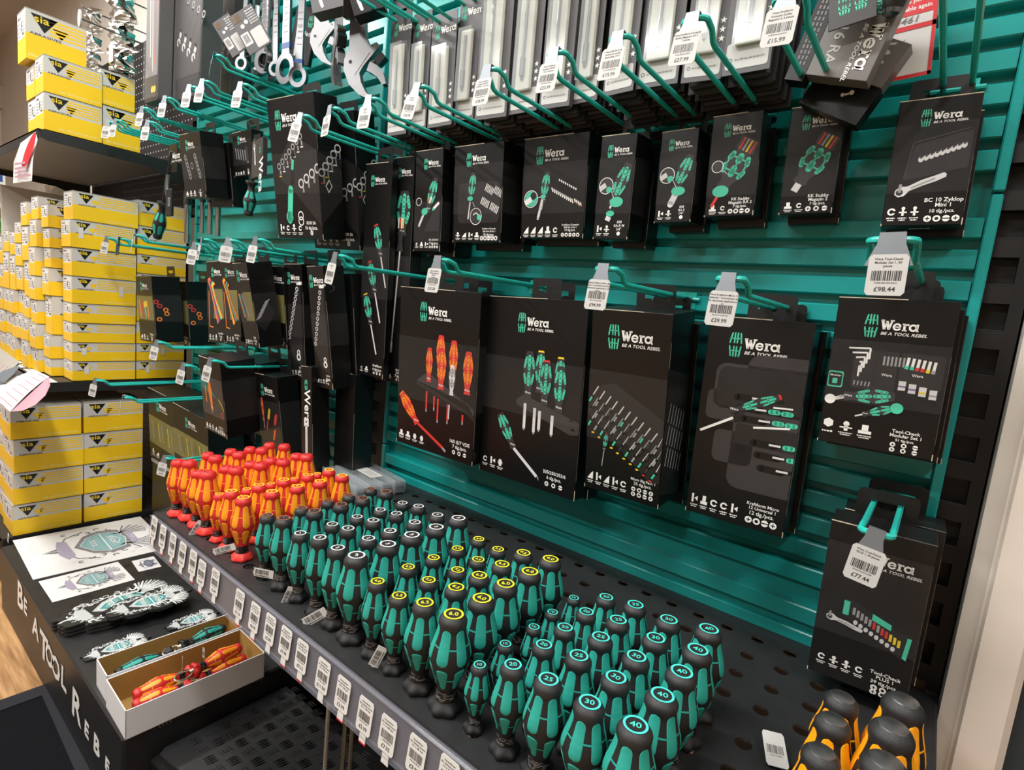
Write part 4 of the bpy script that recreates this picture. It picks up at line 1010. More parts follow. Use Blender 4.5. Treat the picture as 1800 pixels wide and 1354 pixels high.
def a_long4(A,w,h,d):
    A.logo(-w*.12,h*.915,h*.022,1)
    for k,(x,z) in enumerate(((-w*.02,h*.725),(-w*.20,h*.555),(-w*.32,h*.40))): A.driver(x,z,-73+k,h*.155,.95,cap=('red_ink','red_ink','yellow_ink')[k],lay=2+2*k,blade='ink_steel_light')
    foot(A,w,h*.5,['Kraftform'],'4 tlg./pcs.',2,3,seed=4,ft=.024,hx=.4)
carton((0.057,-0.110,0.656,0.078,0.420,0.016,-0.6,1.3,-2.1),'tall narrow black box with three screwdrivers printed on it, nearest the divider',a_long4,(.38,.62),tabw=.04)
# --- the four large boxes and the two set boxes
def dslot(A,x,z,s,grip,body,cap,shaft,sh):
    A.driver(x,z,-90,s,0,body=body,grip=grip,cap=cap,lay=4,wide=.85)
    if sh: A.line([(x,z-s*1.45),(x,z-s*1.45-shaft)],s*.07,sh,3); A.poly([(x-s*.04,z-s*1.45-shaft),(x+s*.04,z-s*1.45-shaft),(x,z-s*1.5-shaft-s*.1)],'ink_steel',3)
def a_vde(A,w,h,d):
    A.logo(-w*.12,h*.845,h*.05,1)
    A.poly([(-w*.24,h*.435),(w*.42,h*.36),(w*.50,h*.28),(w*.5,h*.33),(-w*.10,h*.50)],'ink_grey',2)
    A.poly([(-w*.24,h*.435),(-w*.24,h*.41),(w*.40,h*.30),(w*.5,h*.26),(w*.5,h*.30)],'ink_mid',2)
    for x,z,s in ((w*.06,h*.735,h*.25),(w*.22,h*.715,h*.24)): A.driver(x,z,-90,s,0,body='red_ink',grip='orange_ink',cap='red_ink',lay=3,wide=.85)
    A.driver(w*.02-w*.10,h*.65,-90,h*.21,0,body='red_ink',grip='orange_ink',cap='red_ink',lay=5,wide=.8); A.driver(w*.08,h*.66,-90,h*.25,0,body='red_ink',grip='orange_ink',cap='red_ink',lay=7,wide=.9)
    A.driver(w*.40,h*.665,-90,h*.25,0,body='red_ink',grip='orange_ink',cap='red_ink',lay=7,wide=.9)
    A.driver(w*.215,h*.57,-90,h*.18,0,body='ink_steel_light',grip='ink_steel',cap='white_ink',lay=8,wide=.8)
    for x,a,b in ((-w*.10,.38,.27),(0,.36,.29),(w*.05,.35,.22),(w*.175,.33,.23),(w*.36,.29,.25)): A.line([(x,h*a),(x,h*b)],.004,'red_ink',3); A.line([(x,h*b),(x,h*(b-.02))],.003,'ink_steel',3)
    A.line([(w*.19,h*.33),(w*.185,h*.24)],.004,'ink_steel_light',3)
    A.driver(-w*.45,h*.335,-48,h*.235,.0,body='red_ink',grip='orange_ink',cap='orange_ink',lay=4); p0=(-w*.45+h*.225*cos(radians(48)),h*.335-h*.225*sin(radians(48)))
    A.line([p0,(w*.13,h*.055)],.0055,'red_ink',3); A.line([(w*.13,h*.055),(w*.17,h*.035)],.0045,'ink_steel',3)
    A.icons(-w*.48,-w*.10,h*.055,h*.035,4,1,13); A.text('160 iS/7 VDE',w*.34,h*.105,h*.022,'white_ink','c',1); A.text('7 tlg./pcs.',w*.34,h*.075,h*.022,'white_ink','c',1); A.dots(w*.24,w*.44,h*.05,.0038,3,2)
carton((0.270,-0.130,0.423,0.195,0.295,0.032,-0.1,0.9,-3.4),'large black box printed with racked red and yellow screwdrivers',a_vde,(.31,.70))
carton((0.274,-0.095,0.419,0.195,0.295,0.031,-0.1,0.9,-3.4),'large black box, first one hanging behind the insulated screwdriver box',None,None)
carton((0.278,-0.061,0.415,0.195,0.295,0.031,-0.1,0.9,-3.4),'large black box nearest the wall behind the insulated screwdriver box',None,None)
def a_335(A,w,h,d):
    A.logo(-w*.06,h*.855,h*.045,1)
    A.poly([(-w*.12,h*.46),(-w*.05,h*.49),(w*.5,h*.40),(w*.5,h*.34),(w*.42,h*.33),(-w*.12,h*.43)],'ink_grey',2)
    A.disc(w*.42,h*.405,w*.018,'ink_black',3,10,ry=w*.01); A.disc(w*.44,h*.36,w*.018,'ink_black',3,10,ry=w*.01)
    A.driver(w*.10,h*.735,-90,h*.22,0,cap='yellow_ink',lay=3,wide=.9); A.driver(w*.29,h*.715,-90,h*.22,0,cap='yellow_ink',lay=3,wide=.9)
    A.driver(-w*.01,h*.725,-90,h*.245,0,cap='ink_grey',lay=5,wide=.95); A.driver(w*.16,h*.69,-90,h*.235,0,cap='red_ink',lay=7,wide=.95); A.driver(w*.30,h*.67,-90,h*.235,0,cap='ink_grey',lay=9,wide=.95)
    for x,a,b in ((-w*.03,.445,.31),(w*.07,.43,.30),(w*.12,.42,.32),(w*.245,.41,.31)): A.line([(x,h*a),(x,h*b)],.0055,'ink_steel_light',3); A.poly([(x-.0027,h*b),(x+.0027,h*b),(x,h*(b-.015))],'ink_steel',3)
    A.driver(-w*.30,h*.365,-57,h*.215,0,cap='ink_black',lay=4,wide=1.0); p0=(-w*.30+h*.215*cos(radians(57)),h*.365-h*.215*sin(radians(57))); A.line([p0,(w*.13,h*.065)],.0055,'ink_steel_light',3); A.poly([(w*.125,h*.07),(w*.145,h*.068),(w*.155,h*.045)],'ink_steel',3)
    A.icons(-w*.48,-w*.22,h*.06,h*.04,3,1,21); A.text('335/350/355/6',w*.30,h*.10,h*.018,'white_ink','c',1); A.text('6 tlg./pcs.',w*.30,h*.072,h*.018,'white_ink','c',1); A.dots(w*.20,w*.40,h*.045,.0038,3,2)
carton((0.462,-0.110,0.422,0.200,0.300,0.030,1.1,-2.5,-2.5),'large black box printed with teal screwdrivers in a rack',a_335,(.38,.68))
carton((0.466,-0.077,0.418,0.200,0.300,0.030,1.1,-2.5,-2.5),'large black box hanging behind the teal screwdriver rack box',None,None)
def a_m94(A,w,h,d):
    A.logo(-w*.10,h*.845,h*.055,1)
    A.poly([(-w*.5,h*.50),(-w*.32,h*.60),(-w*.15,h*.62),(w*.5,h*.47),(w*.5,h*.14),(w*.40,h*.12),(-w*.5,h*.43)],'ink_mid',1)
    for r_,(z0,c) in enumerate(((.535,'ink_steel_light'),(.47,'ink_steel'),(.40,'ink_steel_light'))):
        for k in range(11):
            x=-w*.44+k*w*.088; z=h*(z0-.021*k)
            A.line([(x,z),(x+w*.075,z+h*.055)],.0017,c,3); A.line([(x-w*.05,z-h*.04),(x,z)],.0046,'ink_black',3,True)
            A.line([(x-w*.045,z-h*.036),(x-w*.01,z-h*.008)],.0028,'teal_ink' if (r_==2 and k%2==0) or (r_==0 and k in(0,5,8)) else 'ink_steel' if k%3==1 else 'ink_grey',4)
            if r_==2 and k>0: A.disc(x-w*.060,z-h*.050,w*.022,'yellow_ink' if k<9 else 'red_ink',4,8,ry=w*.012)
    A.driver(-w*.22,h*.34,-96,h*.10,.9,cap='red_ink',lay=6,wide=.8)
    A.icons(-w*.48,w*.10,h*.06,h*.045,5,1,31); A.text('Micro Big Pack 1',w*.29,h*.120,h*.015,'white_ink','c',1); A.text('25 tlg./pcs.',w*.29,h*.096,h*.017,'white_ink','c',1); A.dots(w*.14,w*.44,h*.072,.0032,4,2); A.dots(w*.14,w*.44,h*.044,.0032,4,2)
b=carton((0.646,-0.150,0.414,0.114,0.258,0.072,0.5,-0.7,-7.2),'thick black box printed with a tray of fine screwdrivers',a_m94,(.30,.68))
f=M(); A=Art(f,(.114/2,0,0),(0,1,0),(0,0,1))
for r_ in range(3):
    for k in range(6): A.line([(.010+k*.009,.118-r_*.030-.004*k),(.016+k*.009,.142-r_*.030-.004*k)],.0016,'ink_steel_light',2); A.line([(.008+k*.009,.108-r_*.030-.004*k),(.010+k*.009,.118-r_*.030-.004*k)],.003,'ink_grey',2)
A.poly([(0,.02),(.05,.005),(.068,.01),(.068,.17),(0,.19)],'ink_mid',0)
f.build('side_print',b)
carton((0.652,-0.074,0.406,0.114,0.258,0.040,0.5,-0.7,-7.2),'thick black box behind the one printed with fine screwdrivers',None,None)
def a_m39(A,w,h,d):
    A.logo(-w*.12,h*.855,h*.05,1)
    A.rrect(-w*.36,w*.60,h*.56,h*.78,w*.10,'ink_grey',1); A.rrect(-w*.05,w*.60,h*.70,h*.835,w*.12,'ink_grey',1)
    A.rrect(-w*.12,w*.60,h*.18,h*.60,w*.12,'ink_grey',1); A.rrect(-w*.42,-w*.02,h*.50,h*.645,w*.06,'ink_grey',1); A.rrect(-w*.30,w*.10,h*.295,h*.455,w*.07,'ink_grey',1)
    A.rrect(-w*.33,w*.60,h*.575,h*.765,w*.09,'ink_mid',2); A.rrect(-w*.09,w*.60,h*.40,h*.50,w*.03,'ink_mid',2)
    for k,(x,z,L) in enumerate(((-w*.12,.625,.5),(-w*.08,.575,.5),(-w*.03,.525,.5),(w*.10,.42,.4),(w*.15,.365,.38),(w*.2,.305,.34))):
        A.line([(x,h*z),(x+w*.2,h*(z-.0))],.0085,'ink_black',3,True); A.line([(x+w*.16,h*z),(x+w*L*.9,h*(z+.005))],.0045,'ink_black',3); A.line([(x+w*.15,h*(z+.003)),(x+w*.26,h*(z+.004))],.0025,'ink_steel_light',4)
        for q in (0,1):
            if k in (1,2,3,4): A.line([(x+w*(.30+.12*q),h*(z+.003)),(x+w*(.37+.12*q),h*(z+.004))],.006,'teal_ink',5,True)
    A.driver(w*.30,h*.655,206,h*.24,0,cap='red_ink',lay=7,wide=.55); A.line([(-w*.13,h*.52),(-w*.45,h*.43)],.0032,'white_ink',6)
    A.line([(w*.24,h*.60),(w*.42,h*.605)],.002,'white_ink',5); A.line([(w*.08,h*.49),(w*.42,h*.515)],.0025,'white_ink',5)
    A.icons(-w*.47,w*.06,h*.055,h*.045,5,1,41); A.text('Kraftform Micro',w*.28,h*.118,h*.0155,'white_ink','c',1); A.text('12 Universal 1',w*.28,h*.098,h*.0155,'white_ink','c',1); A.text('12 tlg./pcs.',w*.28,h*.072,h*.019,'white_ink','c',1); A.dots(w*.12,w*.44,h*.044,.0042,4,2)
carton((0.791,-0.100,0.419,0.119,0.258,0.052,0.5,1.2,-1.6),'large black box printed with a dark roll pouch, under the £39.99 flap',a_m39,(.0,.0) if 0 else None)
carton((0.795,-0.045,0.411,0.119,0.258,0.036,0.5,1.2,-1.6),'large black box behind the roll pouch box',None,None)
for k in range(2): carton((0.926+.004*k,-0.060+.026*k,0.446-.004*k,0.107,0.165,0.024,0.9,0.1,-1.4),'black box behind the one with the open bit case, %s one'%('nearer','farther')[k],None,None)
def a_plus(A,w,h,d):
    A.logo(-w*.02,h*.80,h*.058,1)
    A.poly([(-w*.24,h*.53),(-w*.18,h*.55),(w*.30,h*.44),(w*.44,h*.43),(w*.44,h*.30),(w*.38,h*.27),(-w*.10,h*.40),(-w*.22,h*.43)],'ink_mid',1)
    A.rect(-w*.24,-w*.18,h*.44,h*.53,'teal_ink',3); A.poly([(w*.05,h*.50),(w*.24,h*.465),(w*.24,h*.43),(w*.05,h*.46)],'teal_ink',3); A.poly([(w*.40,h*.42),(w*.44,h*.42),(w*.42,h*.28),(w*.38,h*.29)],'teal_ink',3)
    for k in range(12): A.line([(-w*.13+w*.042*k,h*(.50-.010*k)),(-w*.13+w*.042*k,h*(.455-.010*k))],.0026,('ink_steel','ink_steel','ink_steel','ink_steel','ink_steel','red_ink','ink_steel','red_ink','red_ink','yellow_ink','yellow_ink','yellow_ink')[k],4)
    for k in range(8): A.disc(-w*.10+w*.055*k,h*(.41-.012*k),w*.022,'ink_steel_light',4,10,ry=w*.03)
    ratchet_art(A,-w*.38,h*.40,-10,w*.36)
    A.icons(-w*.44,w*.08,h*.10,h*.05,4,1,51); A.text('Tool-Check',w*.27,h*.135,h*.022,'white_ink','c',1); A.text('PLUS 1',w*.27,h*.108,h*.022,'white_ink','c',1); A.text('39 tlg./pcs.',w*.27,h*.076,h*.022,'white_ink','c',1); A.dots(w*.14,w*.40,h*.048,.0032,3,2); A.dots(w*.14,w*.40,h*.020,.0032,3,2)
pp=(0.949,-0.115,0.208,0.094,0.186,0.042,0.6,2.5,-4.5)
carton(pp,'scuffed black box printed with a socket rail, lowest at the right',a_plus,(.30,.88),mat_='carton_worn')
carton((0.955,-0.068,0.212,0.094,0.186,0.042,0.6,2.5,-4.5),'scuffed black box with torn top flaps, behind the lowest box at the right',None,None,mat_='carton_worn')

# --- left bay
def a_socket(A,w,h,d):
    A.logo(-w*.20,h*.83,h*.06,1)
    A.poly([(-w*.38,h*.45),(-w*.32,h*.58),(w*.0,h*.74),(w*.5,h*.62),(w*.5,h*.10),(w*.44,h*.12),(-w*.06,h*.35)],'ink_mid',0)
    for k in range(7): A.ring(-w*.34+w*.085*k,h*(.53+.032*k),w*.026,w*.042,'ink_steel',2,12); A.line([(-w*.32+w*.085*k,h*(.50+.032*k)),(-w*.31+w*.085*k,h*(.47+.032*k))],.004,'ink_steel',2); A.rect(-w*.345+w*.085*k,-w*.29+w*.085*k,h*(.455+.032*k),h*(.462+.032*k),('yellow_ink','white_ink','white_ink','red_ink','white_ink','white_ink','white_ink')[k],3)
    for k in range(4): A.ring(w*.12+w*.12*k,h*(.40+.032*k),w*.04,w*.06,'ink_steel_light',2,14); A.line([(w*.16+w*.12*k,h*(.375+.032*k)),(w*.165+w*.12*k,h*(.335+.032*k))],.005,'ink_steel',2)
    A.line([(w*.0,h*.61),(-w*.08,h*.40)],w*.07,'ink_black',3,True); A.line([(-w*.02,h*.57),(-w*.05,h*.50)],w*.05,'teal_ink',4); A.line([(-w*.12,h*.36),(-w*.19,h*.14)],w*.11,'teal_ink',3,True); A.disc(-w*.19,h*.16,w*.075,'teal_ink',3)
    A.ring(w*.06,h*.17,w*.045,w*.06,'white_ink',3,14); A.ring(w*.06,h*.13,w*.045,w*.06,'white_ink',3,14)
    foot(A,w,h,['8100 SA'],'16 tlg./pcs.',4,1,seed=61,ft=.024)
def side_rings(t,w,h,d):
    f=M(); A=Art(f,(w/2,0,0),(0,1,0),(0,0,1)); A.poly([(0,h*.62),(d,h*.50),(d,h*.30),(0,h*.10)],'ink_mid',0)
    for k in range(5):
        x=d*(.12+.19*k); z=h*(.47+.045*k); A.ring(x,z,d*.10,d*.15,'ink_steel_light',2,14); A.line([(x+d*.08,z-h*.02),(x+d*.09,z-h*.07)],.003,'ink_steel',2); A.rect(x-d*.06,x+d*.12,z-h*.078,z-h*.07,('red_ink','yellow_ink','white_ink','white_ink','blue_card')[k],3)
    A.poly([(d*.25,h*.38),(d*.42,h*.43),(d*.55,h*.38),(d*.38,h*.33)],'white_ink',2); A.poly([(d*.29,h*.38),(d*.42,h*.415),(d*.51,h*.38),(d*.38,h*.345)],'ink_black',3)
    f.build('side_print',t)
p=(-0.087,-0.220,0.762,0.151,0.264,0.053,-0.9,3.5,-9.2); b=carton(p,'tall black box with socket rings and a teal ratchet, front one of two',a_socket,(.33,.62)); side_rings(b,.151,.264,.053)
p=(-0.070,-0.145,0.752,0.151,0.264,0.053,-0.9,3.5,-9.2); b=carton(p,'tall black socket box, half hidden behind its twin, nearest the divider',a_socket,None); side_rings(b,.151,.264,.053)
def a_wallet(A,w,h,d):
    A.logo(-w*.10,h*.80,h*.07,1)
    for c in (-w*.28,w*.18):
        for k in range(6): A.ring(c+.004*k,h*(.64-.06*k),w*.035,w*.055,'brass' if 0 else 'ink_steel',2,10)
    A.ring(0,h*.50,w*.05,w*.065,'ink_steel',2,10); foot(A,w,h,['Set'],'9 tlg./pcs.',3,1,seed=71,ft=.03)
carton((-0.539,-0.220,0.745,0.129,0.149,0.053,-1.9,-1.8,-8.0),'dusty black box with two ring rows behind its window, over the chrome bars',a_wallet,(.30,.78))
carton((-0.530,-0.160,0.735,0.129,0.149,0.045,-1.9,-1.8,-8.0),'black box hanging right behind the dusty window box above the chrome bars',None,None)
def a_sockset(A,w,h,d):
    A.logo(-w*.10,h*.78,h*.08,1); bitrow(A,-w*.3,h*.4,5,h*.25,100,(w*.12,-h*.02),'ink_steel',.003); A.driver(w*.2,h*.65,-80,h*.4,0,body='ink_grey',grip='ink_grey',cap=None); foot(A,w,h,['Set'],'8 tlg.',4,1,seed=81,ft=.04)
carton((-0.401,-0.160,0.752,0.089,0.100,0.030,0.8,0.8,-5.1),'small black box with pale tool outlines behind the hanging ratchet driver card',a_sockset,(.25,.8))
def a_m1(A,w,h,d):
    A.logo(-w*.10,h*.83,h*.06,1); A.rect(-w*.5,w*.5,h*.34,h*.70,'ink_olive',0)
    for k in range(4): A.line([(-w*.35+w*.16*k,h*.62),(-w*.30+w*.16*k,h*.38)],.008,('orange_ink','red_ink','teal_ink','orange_ink')[k],2,True)
    A.poly([(-w*.1,h*.60),(w*.1,h*.63),(w*.12,h*.55),(-w*.08,h*.52)],'yellow_ink',3)
    foot(A,w,h,['VDE Set'],'10 tlg.',3,1,seed=91,ft=.03)
def m1side(b,w,h,d):
    f=M(); A=Art(f,(w/2,0,0),(0,1,0),(0,0,1))
    for x,z,c in ((d*.1,h*.62,'red_ink'),(d*.22,h*.56,'red_ink'),(d*.18,h*.36,'orange_ink'),(d*.42,h*.50,'orange_ink'),(d*.45,h*.44,'orange_ink')): A.disc(x,z,d*.10,c,1,10,ry=h*.035); A.disc(x,z,d*.05,'ink_black',2,8)
    f.build('side_print',b)
b=carton((-0.886,-0.200,0.392,0.121,0.191,0.075,2.1,0.2,-3.8),'black window box of insulated tools with orange handles, left end of the middle row',a_m1,(.32,.72)); m1side(b,.121,.191,.075)
b=carton((-0.878,-0.112,0.386,0.121,0.191,0.075,2.1,0.2,-3.8),'black window box of insulated tools hanging behind the leftmost one',a_m1,(.32,.72)); m1side(b,.121,.191,.075)
def a_keys(A,w,h,d,cs):
    A.logo(-w*.05,h*.85,h*.05,1); A.rect(-w*.1,w*.48,h*.30,h*.66,'ink_olive',0)
    for k in range(7): x=-w*.30+w*.05*k; A.line([(x,h*.80-h*.012*k),(x-w*.12,h*.77-h*.012*k),(x+w*.04,h*.66-h*.02*k),(x+w*.42,h*(.24+.012*k))],.0045,cs[k%len(cs)],2+k)
    A.line([(-w*.38,h*.64),(-w*.38,h*.20),(-w*.15,h*.19)],.0028,cs[0],2)
    foot(A,w,h,['Hex-Plus'],'9 tlg.',3,1,seed=101,ft=.024)
carton((-0.567,-0.140,0.450,0.094,0.214,0.030,3.4,1.0,-1.4),'black window box with a fan of coloured hex keys, left one of the pair',lambda A,w,h,d:a_keys(A,w,h,d,('orange_ink','purple_ink','red_ink','ink_grey','teal_ink','yellow_ink')),(.30,.68))
carton((-0.405,-0.180,0.448,0.078,0.199,0.030,2.5,0.0,-4.7),'black window box with a fan of coloured hex keys, right one of the pair',lambda A,w,h,d:a_keys(A,w,h,d,('orange_ink','yellow_ink','red_ink','ink_grey','teal_ink','ink_grey')),(.30,.62))
def a_m5(A,w,h,d):
    A.logo(-w*.10,h*.83,h*.06,1); A.rect(-w*.1,w*.5,h*.32,h*.66,'ink_olive',0)
    for k in range(5): A.line([(-w*.4+w*.06*k,h*.64),(-w*.2+w*.08*k,h*.36)],.003,('orange_ink','teal_ink','ink_grey','purple_ink','ink_steel')[k],2)
    foot(A,w,h,['Set'],'12 tlg.',4,1,seed=111,ft=.03)
b=carton((-0.263,-0.220,0.443,0.069,0.186,0.056,2.9,-2.3,-10.0),'tilted black window box with short steel bits on its side, in the middle left row',a_m5,(.30,.64))
f=M(); A=Art(f,(.0345,0,0),(0,1,0),(0,0,1)); A.poly([(0,.055),(.018,.035),(.048,.075),(.030,.10),(0,.07)],'ink_mid',0)
for k in range(9): A.line([(.002+.003*k,.062+.0045*k),(.014+.003*k,.068+.0045*k)],.0016,'ink_steel_light',2)
f.build('side_print',b)
carton((-0.243,-0.150,0.445,0.069,0.186,0.040,0,0,-6),'black box peeping out behind the tilted bit box',a_m5,None)
def a_chain(A,w,h,d):
    A.logo(-w*.14,h*.865,h*.045,1)
    A.poly([(w*.15,h*.80),(w*.40,h*.84),(w*.44,h*.12),(-w*.1,h*.18),(-w*.45,h*.34)],'ink_mid',0)
    A.line([(w*.22,h*.835),(w*.45,h*.838)],.006,'white_ink',3,True)
    for k in range(11): A.ring(w*.20-w*.055*k,h*(.79-.042*k),w*.045,w*.075,'ink_steel_light',2+k%2,12,sx=1.1)
    A.ring(w*.18,h*.245,w*.05,w*.09,'white_ink',2,12); A.ring(w*.18,h*.205,w*.06,w*.12,'white_ink',2,12)
    foot(A,w,h,['Zyklop'],'Belt',4,1,seed=121,ft=.014,hx=.7)
carton((-0.185,-0.140,0.453,0.072,0.259,0.045,1.3,-0.8,-4.3),'black box with a printed chain of rings, left one',a_chain,(.38,.66))
b=carton((-0.035,-0.180,0.448,0.059,0.249,0.047,2.9,-1.5,-7.1),'black box with a chain of rings and a steel hook, right one',a_chain,(.36,.62))
f=M(); A=Art(f,(.0295,0,0),(0,1,0),(0,0,1)); A.ring(.010,.205,.006,.008,'ink_grey',1,14,-90,90,sx=1.6); A.line([(0,.213),(.010,.213)],.0012,'ink_grey',1); f.build('side_print',b)
carton((-0.025,-0.120,0.440,0.059,0.249,0.047,2.9,-1.5,-5.0),'black box hanging behind the chain box with the steel hook',None,None)
def a_n1(A,w,h,d):
    A.rect(-w*.5,w*.5,h*.24,h*.76,'ink_grey',0); A.poly([(-w*.5,h*.76),(-w*.1,h*.62),(w*.2,h*.5),(-w*.5,h*.58)],'teal_dark',1)
    A.driver(-w*.1,h*.70,-86,h*.38,.1,body='orange_ink',grip='orange_ink',cap='red_ink',lay=2,wide=.7); A.line([(-w*.3,h*.62),(-w*.28,h*.40)],.004,'orange_ink',3)
    for k in range(4): A.line([(w*.28+.004*k,h*.50-.003*k),(w*.44+.004*k,h*.40-.003*k)],.0028,'yellow_ink',4)
    A.disc(w*.40,h*.30,w*.06,'red_ink',4); A.disc(w*.40,h*.30,w*.03,'ink_black',5); foot(A,w,h,['VDE Set'],'17 tlg./pcs.',4,4,seed=131,ft=.024)
carton((-0.328,-0.250,0.223,0.107,0.179,0.078,-1.6,0.8,-7.5),'bulky black window box with an orange insulated screwdriver, on the lower left hook',a_n1,(.24,.76))
carton((-0.318,-0.168,0.220,0.107,0.179,0.070,-1.6,0.8,-7.5),'bulky black box hanging behind the insulated window box on the lower left hook',None,None)
def a_n2(A,w,h,d):
    A.logo(-w*.12,h*.80,h*.06,1)
    A.driver(-w*.30,h*.72,-88,h*.28,.3,body='red_ink',grip='orange_ink',cap='orange_ink',lay=2,wide=.6)
    for x,z,c in ((w*.02,h*.60,'yellow_ink'),(w*.06,h*.60,'yellow_ink'),(w*.30,h*.55,'red_ink'),(w*.36,h*.56,'red_ink'),(-w*.08,h*.46,'red_ink'),(w*.20,h*.36,'orange_ink'),(w*.26,h*.38,'red_ink')): A.line([(x,z),(x-w*.08,z-h*.11)],.005,c,3,True)
carton((-0.226,-0.170,0.199,0.099,0.200,0.050,2.6,-1.6,-6.5),'black window box with small red and yellow tool pictures, behind the red screwdrivers',a_n2,(.10,.70))
carton((-0.208,-0.110,0.190,0.099,0.200,0.050,2.6,-1.6,-6.5),'black box hanging behind the small red and yellow tool picture box',None,None)
def a_na(A,w,h,d):
    A.logo(-w*.05,h*.78,h*.07,1); A.rect(-w*.5,w*.5,h*.22,h*.62,'ink_olive',0)
    for k in range(7): A.line([(-w*.35+w*.12*k,h*.55),(-w*.30+w*.12*k,h*.30)],.003,('ink_steel','ink_grey','yellow_ink')[k%3],1)
    A.icons(-w*.45,-w*.1,h*.07,h*.06,2,1,141)
carton((-0.920,-0.140,0.036,0.196,0.232,0.100,-1.9,0.6,-3.4),'dusty olive-black window carton, left of the two large ones',a_na,(.22,.62),tab=False,mat_='carton_worn')
carton((-0.650,-0.160,0.032,0.213,0.195,0.098,-3.5,2.0,-4),'dusty olive-black window carton, right of the two large ones',a_na,(.12,.52),tab=False,mat_='carton_worn')
carton((-0.62,-0.034,0.120,0.187,0.17,0.020,0,0,0),'dark carton at the back above the two dusty window cartons',None,None,tab=False,mat_='carton_worn')
def a_n5(A,w,h,d):
    A.mark(-w*.0,h*.84,h*.09,lay=1)
    vs,fs,x0,x1=text_geo('Wera'); k=.022/.72
    A.m.add([A.P(-w*.15+b_*k,h*.72-a_*k+.02,1) for a_,b_ in vs],fs,'white_ink')
    A.rect(-w*.22,w*.22,h*.48,h*.55,'ink_steel_light',2); A.disc(0,h*.52,w*.06,'ink_black',3); A.rect(-w*.10,w*.10,0,h*.49,'ink_steel_light',2); A.rect(-w*.05,w*.0,0,h*.46,'ink_steel',3)
carton((-0.071,-0.165,0.241,0.040,0.245,0.042,4.5,0,-0.9),'slim tall black box with an upright name and a printed steel lever',a_n5,None,tab=False)
carton((-0.010,-0.110,0.235,0.066,0.240,0.05,1,0,-1),'plain black box face hanging right of the slim lever box',None,None,tab=False)

# ================================================================== bit cards at the top
px=[(680,713,239,236),(717,748,231,228),(751,793,224,221),(795,831,214,209),(835,888,211,206),(893,943,201,196),(948,999,193,186),(1004,1050,184,176),(1057,1114,170,160),(1117,1190,158,146),(1197,1266,150,136),(1268,1352,133,123)]
def bitcard(w,label,h=.24,front=True,group='bit cards in clear sleeves on the top hooks'):
    t=thing('bit_card',label,'packaged bit',group=group)
    m=M(); m.box(-w/2,w/2,0,.0012,0,h,'grey_card' if front else 'card_dark',b=.0004); m.build('backing_card',t)
    if not front:
        b=M(); b.box(-w*.42,w*.42,-.009,-.001,.004,h-.02,'badge_dark',b=.003); b.build('blister',t); return t
    s=M(); A=Art(s,(0,0,0),(1,0,0),(0,0,1))
    A.rrect(-w*.44,w*.44,.006,.034,.003,'label_white',1); A.ring(-w*.34,.016,w*.03,w*.045,'print_black',2,8); A.scrib(-w*.25,w*.36,.015,.0022,'print_grey',2,3)
    for k in range(3):
        x,z=w*.38,.045+.010*k; A.poly([(x+.0042*(1 if q%2==0 else .4)*cos(radians(90+36*q)),z+.0042*(1 if q%2==0 else .4)*sin(radians(90+36*q))) for q in range(10)],'white_ink',2)
    A.mark(-w*.25,h-.028,.022,lay=1); A.wera(-w*.12,h-.032,.011,lay=1)
    s.build('card_print',t)
    b=M(); bw=w*.28; b.box(-bw,bw,-.0055,.0,.030,h-.055,'card_sleeve',b=.002); b.build('blister',t)
    g=M(); g.tube([(-w*.02,-.0062,.050),(-w*.02,-.0062,.075)],.0042,'satin_steel',8); g.tube([(-w*.02,-.0062,.075),(-w*.02,-.0062,h-.065)],.0026,'satin_steel',8); g.tube([(-w*.02,-.0062,.044),(-w*.02,-.0062,.050)],[.0018,.0030],'satin_steel',6); g.build('long_bit',t)
    f=M(); f.prism([(-bw*1.05,.028),(bw*1.05,.028),(bw*1.05,h-.053),(-bw*1.05,h-.053)],.0105,.0107,'clear_plastic'); f.add([(-bw*1.05,-.0106,.028),(-bw*1.2,-.0002,.026),(-bw*1.2,-.0002,h-.05),(-bw*1.05,-.0106,h-.053)],[(0,1,2,3)],'clear_plastic'); f.add([(bw*1.05,-.0106,.028),(bw*1.2,-.0002,.026),(bw*1.2,-.0002,h-.05),(bw*1.05,-.0106,h-.053)],[(0,1,2,3)],'clear_plastic'); f.build('clear_cover',t)
    return t
mat('card_sleeve',(206,204,190),.5)
on=['first','second','third','fourth','fifth','sixth','seventh','eighth','ninth','tenth','eleventh','twelfth']
